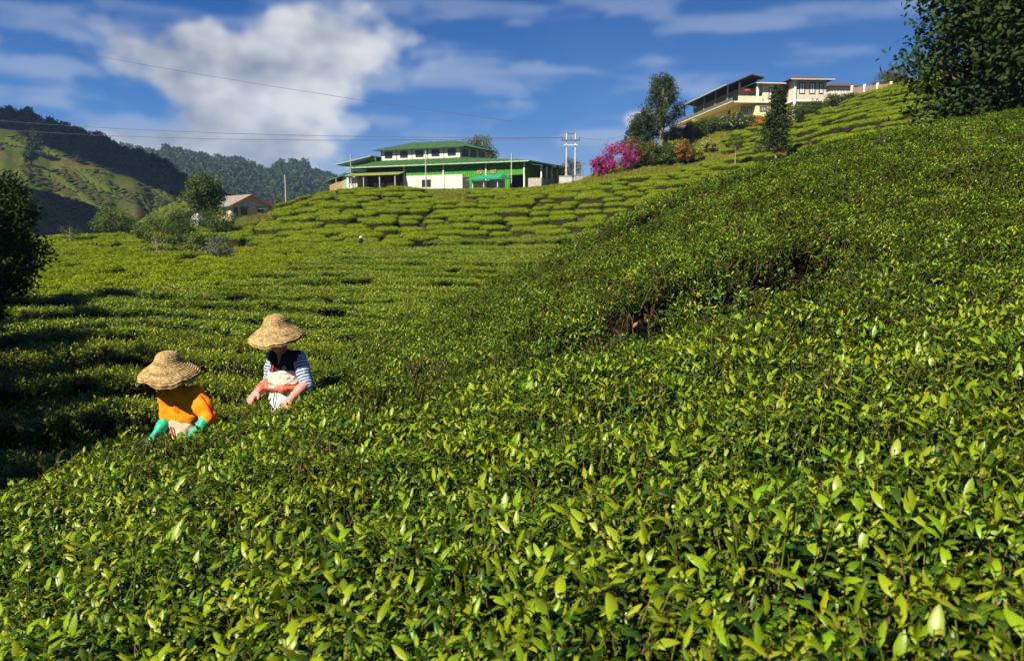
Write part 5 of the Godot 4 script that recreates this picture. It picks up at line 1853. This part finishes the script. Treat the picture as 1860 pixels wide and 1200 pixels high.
func cloth(key: String, c: Color) -> StandardMaterial3D:
	var m := mat(key, c, 0.85, 0.25)
	m.rim_enabled = true
	m.rim = 0.25
	m.rim_tint = 0.6
	return m

func skin_body(o: Node3D, J: Dictionary, cell: float) -> void:
	# the one continuous body under the clothes
	var b := [
		[J.hip, J.chest, 0.120, 0.125, 0.72], [J.chest, J.neck, 0.115, 0.055, 0.75], [J.neck, J.head + Vector3(0, -0.05, -0.02), 0.050, 0.052],
		[J.head + Vector3(0, 0.03, -0.01), J.head + Vector3(0, -0.05, 0.03), 0.088, 0.062],
		[J.sl, J.el, 0.046, 0.036], [J.el, J.wl, 0.035, 0.024], [J.sr, J.er, 0.046, 0.036], [J.er, J.wr, 0.035, 0.024],
		[J.hip + Vector3(-0.08, 0, 0), J.kl, 0.078, 0.055], [J.kl, J.fl, 0.052, 0.036], [J.hip + Vector3(0.08, 0, 0), J.kr, 0.078, 0.055], [J.kr, J.fr, 0.052, 0.036],
		[J.fl, J.fl + Vector3(0, -0.03, 0.13), 0.038, 0.028], [J.fr, J.fr + Vector3(0, -0.03, 0.13), 0.038, 0.028]]
	var mb := blob(b, cell, 0.04)
	var hd: Vector3 = J.head
	var face := blob([[hd + Vector3(0, 0.03, -0.01), hd + Vector3(0, -0.045, 0.03), 0.090, 0.064], [hd + Vector3(0, 0.0, 0.085), hd + Vector3(0, -0.022, 0.108), 0.012, 0.014],
		[hd + Vector3(-0.02, -0.058, 0.082), hd + Vector3(0.02, -0.058, 0.082), 0.010, 0.010], [hd + Vector3(-0.092, 0.0, -0.01), hd + Vector3(-0.092, -0.03, -0.005), 0.014, 0.011], [hd + Vector3(0.092, 0.0, -0.01), hd + Vector3(0.092, -0.03, -0.005), 0.014, 0.011],
		[hd + Vector3(-0.034, 0.006, 0.080), hd + Vector3(-0.030, 0.006, 0.080), 0.012, 0.012], [hd + Vector3(0.034, 0.006, 0.080), hd + Vector3(0.030, 0.006, 0.080), 0.012, 0.012]], 0.008, 0.012)
	var off := mb.v.size()
	mb.v.append_array(face.v); mb.n.append_array(face.n); mb.c.append_array(face.c)
	for i in face.ix: mb.ix.append(i + off)
	part(o, "body", mb.done(), mat("skin", lin(0.30, 0.165, 0.095), 0.55, 0.4))
	var hair := blob([[hd + Vector3(0, 0.045, -0.025), hd + Vector3(0, -0.02, -0.045), 0.092, 0.075]], 0.012, 0.01)
	part(o, "hair", hair.done(), mat("hair", lin(0.012, 0.010, 0.010), 0.5))

func make_people() -> void:
	# --- picker in the dark vest
	var at := pt(505, 728, 7.25)
	at.y = ground(at.x, 7.25) - 0.02
	var feet := pt(505, 570, 7.25).y - 1.66
	at.y = feet
	var o := thing("person", "tea picker in a dark vest, striped sleeves and wide straw hat, bending over the bushes", "person", at, -0.22)
	var J := {
		"hip": Vector3(0, 0.84, -0.04), "chest": Vector3(0, 1.10, 0.01), "neck": Vector3(-0.005, 1.30, 0.06), "head": Vector3(-0.025, 1.435, 0.085),
		"sl": Vector3(-0.130, 1.250, 0.0), "el": Vector3(-0.170, 1.02, 0.02), "wl": Vector3(-0.205, 0.955, 0.16),
		"sr": Vector3(0.155, 1.255, 0.04), "er": Vector3(0.250, 1.030, 0.09), "wr": Vector3(0.185, 0.915, 0.260),
		"kl": Vector3(-0.10, 0.45, 0.02), "kr": Vector3(0.10, 0.45, 0.02), "fl": Vector3(-0.11, 0.06, -0.02), "fr": Vector3(0.11, 0.06, -0.02)}
	skin_body(o, J, 0.02)
	var vest := blob([[J.hip + Vector3(0, 0.05, 0), J.chest, 0.140, 0.152, 0.80], [J.chest, J.neck + Vector3(0, -0.05, -0.015), 0.152, 0.085, 0.82], [J.neck + Vector3(-0.02, -0.05, -0.02), J.sl + Vector3(0.01, 0.0, 0), 0.070, 0.074], [J.neck + Vector3(0.02, -0.05, -0.02), J.sr + Vector3(-0.01, 0.0, 0), 0.070, 0.076]], 0.012, 0.05, 0.008, 26.0)
	part(o, "vest", vest.done(), cloth("dark_vest", lin(0.016, 0.016, 0.018)))
	# open collar with the throat showing
	var thr := MB.new()
	var n0: Vector3 = J.neck
	thr.slab([n0 + Vector3(-0.030, 0.035, 0.052), n0 + Vector3(0.004, -0.090, 0.094), n0 + Vector3(0.036, 0.035, 0.052)], 0.012)
	part(o, "throat", thr.done(), mat("skin", lin(0.30, 0.165, 0.095), 0.55, 0.4))
	# striped sleeves: blue and white dyed bands round the arm
	for side in [["sl", "el"], ["sr", "er"]]:
		var a: Vector3 = J[side[0]]
		var b: Vector3 = J[side[1]]
		var sl := blob([[a, a.lerp(b, 0.5), 0.070, 0.066], [a.lerp(b, 0.5), b + (b - a) * 0.06, 0.066, 0.062]], 0.0075, 0.03, 0.006, 36.0)
		var ax := (b - a).normalized()
		for i in sl.v.size():
			var t := (sl.v[i] - a).dot(ax) + 0.006 * nz.get_noise_3dv(sl.v[i] * 160.0)
			sl.c[i] = Color(0.020, 0.030, 0.085) if fposmod(t, 0.027) < 0.012 else Color(0.40, 0.50, 0.68)
		var sm := cloth("striped_cotton", Color.WHITE)
		sm.vertex_color_use_as_albedo = true
		part(o, "striped_sleeve", sl.done(), sm)
	# pink rubber gloves to the elbow
	var pink := mat("pink_rubber", lin(0.50, 0.185, 0.165), 0.5, 0.4)
	for side in [["el", "wl", 1.0], ["er", "wr", -1.0]]:
		var a: Vector3 = J[side[0]]
		var b: Vector3 = J[side[1]]
		var d := (b - a).normalized()
		var pr := [[a + d * 0.015, a.lerp(b, 0.45), 0.054, 0.050], [a.lerp(b, 0.45), b, 0.048, 0.033]]
		pr.append_array(hand_prims(b + d * 0.02, d + Vector3(-0.15 * side[2], -0.25, 0.1), Vector3(side[2], 0.15, 0.3), 0.55, 1.15))
		part(o, "rubber_glove", blob(pr, 0.0065, 0.014, 0.004, 60.0).done(), pink)
	# cloths tied round the body, and the badge
	part(o, "cream_bib", cloth_band(Vector3(0.0, 0, 0.012), 0.176, 0.142, 1.005, 1.142, 0.022, 2.0, 0.03), cloth("cream_sack", lin(0.52, 0.47, 0.39)))
	part(o, "white_sack", cloth_band(Vector3(0.0, 0, 0.010), 0.172, 0.146, 0.70, 0.975, 0.030, 6.0, 0.12), cloth("white_sackcloth", lin(0.60, 0.60, 0.56)))
	var sash := blob([[Vector3(-0.172, 1.000, 0.04), Vector3(-0.10, 0.985, 0.135), 0.030, 0.034], [Vector3(-0.10, 0.985, 0.135), Vector3(0.04, 0.972, 0.152), 0.034, 0.034], [Vector3(0.04, 0.972, 0.152), Vector3(0.165, 0.980, 0.07), 0.034, 0.028], [Vector3(-0.165, 1.010, 0.06), Vector3(-0.200, 0.965, 0.13), 0.048, 0.052], [Vector3(-0.14, 0.98, -0.11), Vector3(0.14, 0.98, -0.11), 0.035, 0.035]], 0.009, 0.03, 0.008, 40.0)
	part(o, "red_sash", sash.done(), mat("red_plastic", lin(0.56, 0.095, 0.055), 0.4, 0.5))
	var cord := MB.new()
	cord.tube([Vector3(-0.045, 0.965, 0.172), Vector3(-0.040, 0.92, 0.176), Vector3(-0.052, 0.86, 0.180), Vector3(-0.04, 0.80, 0.182)], [0.005, 0.006, 0.005, 0.006], 6)
	part(o, "green_cord", cord.done(), mat("green_cord", lin(0.02, 0.10, 0.07), 0.7))
	var strap := MB.new()
	strap.slab([Vector3(-0.078, 1.135, 0.150), Vector3(-0.062, 1.135, 0.152), Vector3(-0.056, 1.215, 0.122), Vector3(-0.070, 1.215, 0.120)], 0.006)
	part(o, "red_strap", strap.done(), cloth("red_cotton", lin(0.40, 0.02, 0.02)))
	var badge := MB.new()
	badge.lathe([Vector2(0.001, 0.004), Vector2(0.019, 0.004), Vector2(0.022, 0.001)], 24)
	var bp := part(o, "badge", badge.done(), mat("badge_cream", lin(0.50, 0.42, 0.26), 0.6))
	bp.position = Vector3(0.045, 1.172, 0.132)
	bp.rotation = Vector3(1.28, 0, 0)
	var mark := MB.new()
	mark.box(Vector3(-0.010, 0.005, -0.009), Vector3(-0.003, 0.0062, 0.004))
	mark.box(Vector3(-0.003, 0.005, -0.009), Vector3(0.010, 0.0062, -0.003))
	mark.box(Vector3(0.002, 0.005, -0.001), Vector3(0.008, 0.0062, 0.009))
	part(bp, "emblem", mark.done(), mat("emblem_brown", lin(0.06, 0.03, 0.02), 0.7))
	var tr := blob([[J.hip, J.kl, 0.105, 0.082], [J.hip, J.kr, 0.105, 0.082], [J.kl, J.fl + Vector3(0, 0.08, 0), 0.08, 0.06], [J.kr, J.fr + Vector3(0, 0.08, 0), 0.08, 0.06]], 0.02, 0.03)
	part(o, "trousers", tr.done(), cloth("dark_trousers", lin(0.03, 0.03, 0.04)))
	straw_hat(o, J.head + Vector3(-0.005, 0.030, 0.015), Vector3(0.14, 0.0, 0.03), 0.99, 2, 0.8)
	var band := MB.new()
	band.tube([Vector3(0.0, 0.0, 0.0), Vector3(0.03, 0.004, -0.006), Vector3(0.062, 0.003, -0.022)], [0.0045, 0.005, 0.004], 6)
	var bo := part(o, "red_thread", band.done(), mat("red_thread", lin(0.55, 0.03, 0.015), 0.7))
	bo.position = J.head + Vector3(0.015, 0.150, 0.135)

	# --- picker in the orange shirt
	at = pt(315, 780, 6.95)
	at.y = pt(300, 637, 6.95).y - 1.585
	o = thing("person", "tea picker in an orange shirt, green gloves and wide straw hat, reaching into the bushes", "person", at, -0.26)
	J = {
		"hip": Vector3(0.01, 0.78, -0.05), "chest": Vector3(-0.01, 1.02, 0.0), "neck": Vector3(-0.03, 1.22, 0.06), "head": Vector3(-0.080, 1.360, 0.085),
		"sl": Vector3(-0.165, 1.165, 0.05), "el": Vector3(-0.180, 0.93, 0.05), "wl": Vector3(-0.190, 0.835, 0.19),
		"sr": Vector3(0.130, 1.180, 0.04), "er": Vector3(0.290, 1.000, 0.07), "wr": Vector3(0.265, 0.915, 0.195),
		"kl": Vector3(-0.10, 0.42, 0.04), "kr": Vector3(0.10, 0.42, 0.04), "fl": Vector3(-0.11, 0.06, -0.02), "fr": Vector3(0.11, 0.06, -0.02)}
	skin_body(o, J, 0.02)
	var orange := cloth("orange_cotton", lin(0.62, 0.200, 0.005))
	var e1: Vector3 = J.er
	var s1: Vector3 = J.sr
	var shirt := blob([[Vector3(0.0, 0.985, -0.005), J.chest, 0.172, 0.168, 0.82], [J.chest, J.neck + Vector3(0, -0.04, -0.015), 0.160, 0.080, 0.78], [J.neck + Vector3(0, -0.05, -0.02), J.sl, 0.075, 0.072], [J.neck + Vector3(0, -0.05, -0.02), J.sr, 0.078, 0.082], [J.sl, J.el, 0.073, 0.063], [s1, s1.lerp(e1, 0.55), 0.082, 0.080], [s1.lerp(e1, 0.55), e1, 0.080, 0.066], [e1, e1.lerp(J.wr, 0.3), 0.064, 0.060]], 0.0095, 0.045, 0.010, 22.0)
	part(o, "shirt", shirt.done(), orange)
	# red piping down the sleeve
	var pip := MB.new()
	var line := [J.neck + Vector3(0.085, -0.012, 0.040), s1 + Vector3(0.010, 0.076, 0.035), s1.lerp(e1, 0.35) + Vector3(0.052, 0.058, 0.035), s1.lerp(e1, 0.7) + Vector3(0.058, 0.050, 0.035), e1 + Vector3(0.056, 0.020, 0.035), e1 + Vector3(0.050, -0.030, 0.050)]
	pip.tube(line, [0.010, 0.011, 0.011, 0.011, 0.012, 0.014], 8)
	part(o, "red_piping", pip.done(), cloth("red_cotton", lin(0.40, 0.02, 0.02)))
	# faded print on the chest
	var prt := MB.new()
	var cp := Vector3(-0.005, 1.070, 0.148)
	for ring in 3:
		for k in 20:
			if (k + ring * 3) % 7 == 0: continue
			var a := TAU * k / 20
			var b := TAU * (k + 0.9) / 20
			var ro := 0.034 - ring * 0.011
			var ri := ro - 0.007
			prt.flat([Vector3(cos(a) * ro, sin(a) * ro * 0.85, 0), Vector3(cos(b) * ro, sin(b) * ro * 0.85, 0), Vector3(cos(b) * ri, sin(b) * ri * 0.85, 0), Vector3(cos(a) * ri, sin(a) * ri * 0.85, 0)])
	var po := part(o, "chest_print", prt.done(), mat("faded_print", lin(0.34, 0.10, 0.012), 0.9, 0.2))
	po.position = cp
	po.rotation = Vector3(-0.12, 0.0, 0)
	var green := mat("green_rubber", lin(0.006, 0.30, 0.19), 0.5, 0.4)
	for side in [["el", "wl", 1.0], ["er", "wr", -1.0]]:
		var a: Vector3 = J[side[0]]
		var b: Vector3 = J[side[1]]
		var d := (b - a).normalized()
		var pr := [[a + d * 0.05, a.lerp(b, 0.5), 0.060, 0.054], [a.lerp(b, 0.5), b, 0.050, 0.036]]
		pr.append_array(hand_prims(b + d * 0.02, d + Vector3(-0.9 if side[2] < 0 else -0.4, -0.25, 0.1), Vector3(0.2 * side[2], -0.2, 0.8), 0.6, 1.2))
		part(o, "rubber_glove", blob(pr, 0.0065, 0.014, 0.004, 60.0).done(), green)
	part(o, "beige_apron", cloth_band(Vector3(0.01, 0, -0.01), 0.186, 0.156, 0.60, 0.955, 0.040, 4.0, 0.08), cloth("beige_sack", lin(0.40, 0.33, 0.25)))
	var tie := MB.new()
	tie.tube([Vector3(-0.055, 0.905, 0.158), Vector3(-0.045, 0.87, 0.166), Vector3(-0.02, 0.83, 0.172), Vector3(-0.01, 0.79, 0.175)], [0.007, 0.009, 0.008, 0.006], 6)
	part(o, "red_tie", tie.done(), cloth("red_cotton", lin(0.40, 0.02, 0.02)))
	tr = blob([[J.hip, J.kl, 0.105, 0.082], [J.hip, J.kr, 0.105, 0.082], [J.kl, J.fl + Vector3(0, 0.08, 0), 0.08, 0.06], [J.kr, J.fr + Vector3(0, 0.08, 0), 0.08, 0.06]], 0.02, 0.03)
	part(o, "trousers", tr.done(), cloth("dark_trousers", lin(0.03, 0.03, 0.04)))
	straw_hat(o, J.head + Vector3(-0.005, 0.020, 0.015), Vector3(0.16, 0.0, -0.05), 1.0, 2, 2.1)

	# --- far worker among the bushes
	at = on_ground(645, 77.5)
	o = thing("person", "distant worker in a white headscarf and dark clothes among the tea bushes", "person", at, 0.4)
	var g := [[Vector3(0, 0.85, 0), Vector3(0, 1.35, 0.1), 0.17, 0.15, 0.75], [Vector3(0, 1.35, 0.1), Vector3(0, 1.52, 0.16), 0.06, 0.09], [Vector3(-0.18, 1.32, 0.1), Vector3(-0.24, 1.0, 0.2), 0.06, 0.05], [Vector3(0.18, 1.32, 0.1), Vector3(0.24, 1.0, 0.2), 0.06, 0.05], [Vector3(-0.24, 1.0, 0.2), Vector3(-0.16, 0.9, 0.4), 0.05, 0.035], [Vector3(0.24, 1.0, 0.2), Vector3(0.16, 0.9, 0.4), 0.05, 0.035], [Vector3(-0.09, 0.85, 0), Vector3(-0.1, 0.05, 0), 0.10, 0.06], [Vector3(0.09, 0.85, 0), Vector3(0.1, 0.05, 0), 0.10, 0.06]]
	part(o, "body", blob(g, 0.03, 0.05).done(), cloth("worker_dark", lin(0.03, 0.03, 0.05)))
	part(o, "headscarf", blob([[Vector3(0, 1.54, 0.12), Vector3(0, 1.42, 0.02), 0.13, 0.11], [Vector3(0, 1.30, 0.0), Vector3(0, 1.15, -0.02), 0.16, 0.18, 0.7]], 0.025, 0.05).done(), cloth("worker_white", lin(0.75, 0.75, 0.74)))

func _ready() -> void:
	rng.seed = 20
	nz.seed = 4; nz.frequency = 0.05; nz.fractal_octaves = 3
	nz2.seed = 9; nz2.frequency = 0.05; nz2.fractal_octaves = 2
	make_view()
	make_grid()
	rng.seed = 101
	make_ground()
	rng.seed = 102
	make_hills()
	rng.seed = 103
	make_cloud()
	rng.seed = 104
	make_tea()
	rng.seed = 105
	make_bushes()
	rng.seed = 106
	make_factory()
	rng.seed = 107
	make_small_house()
	rng.seed = 108
	make_hilltop_house()
	rng.seed = 109
	make_poles()
	rng.seed = 110
	make_trees()
	rng.seed = 111
	make_people()
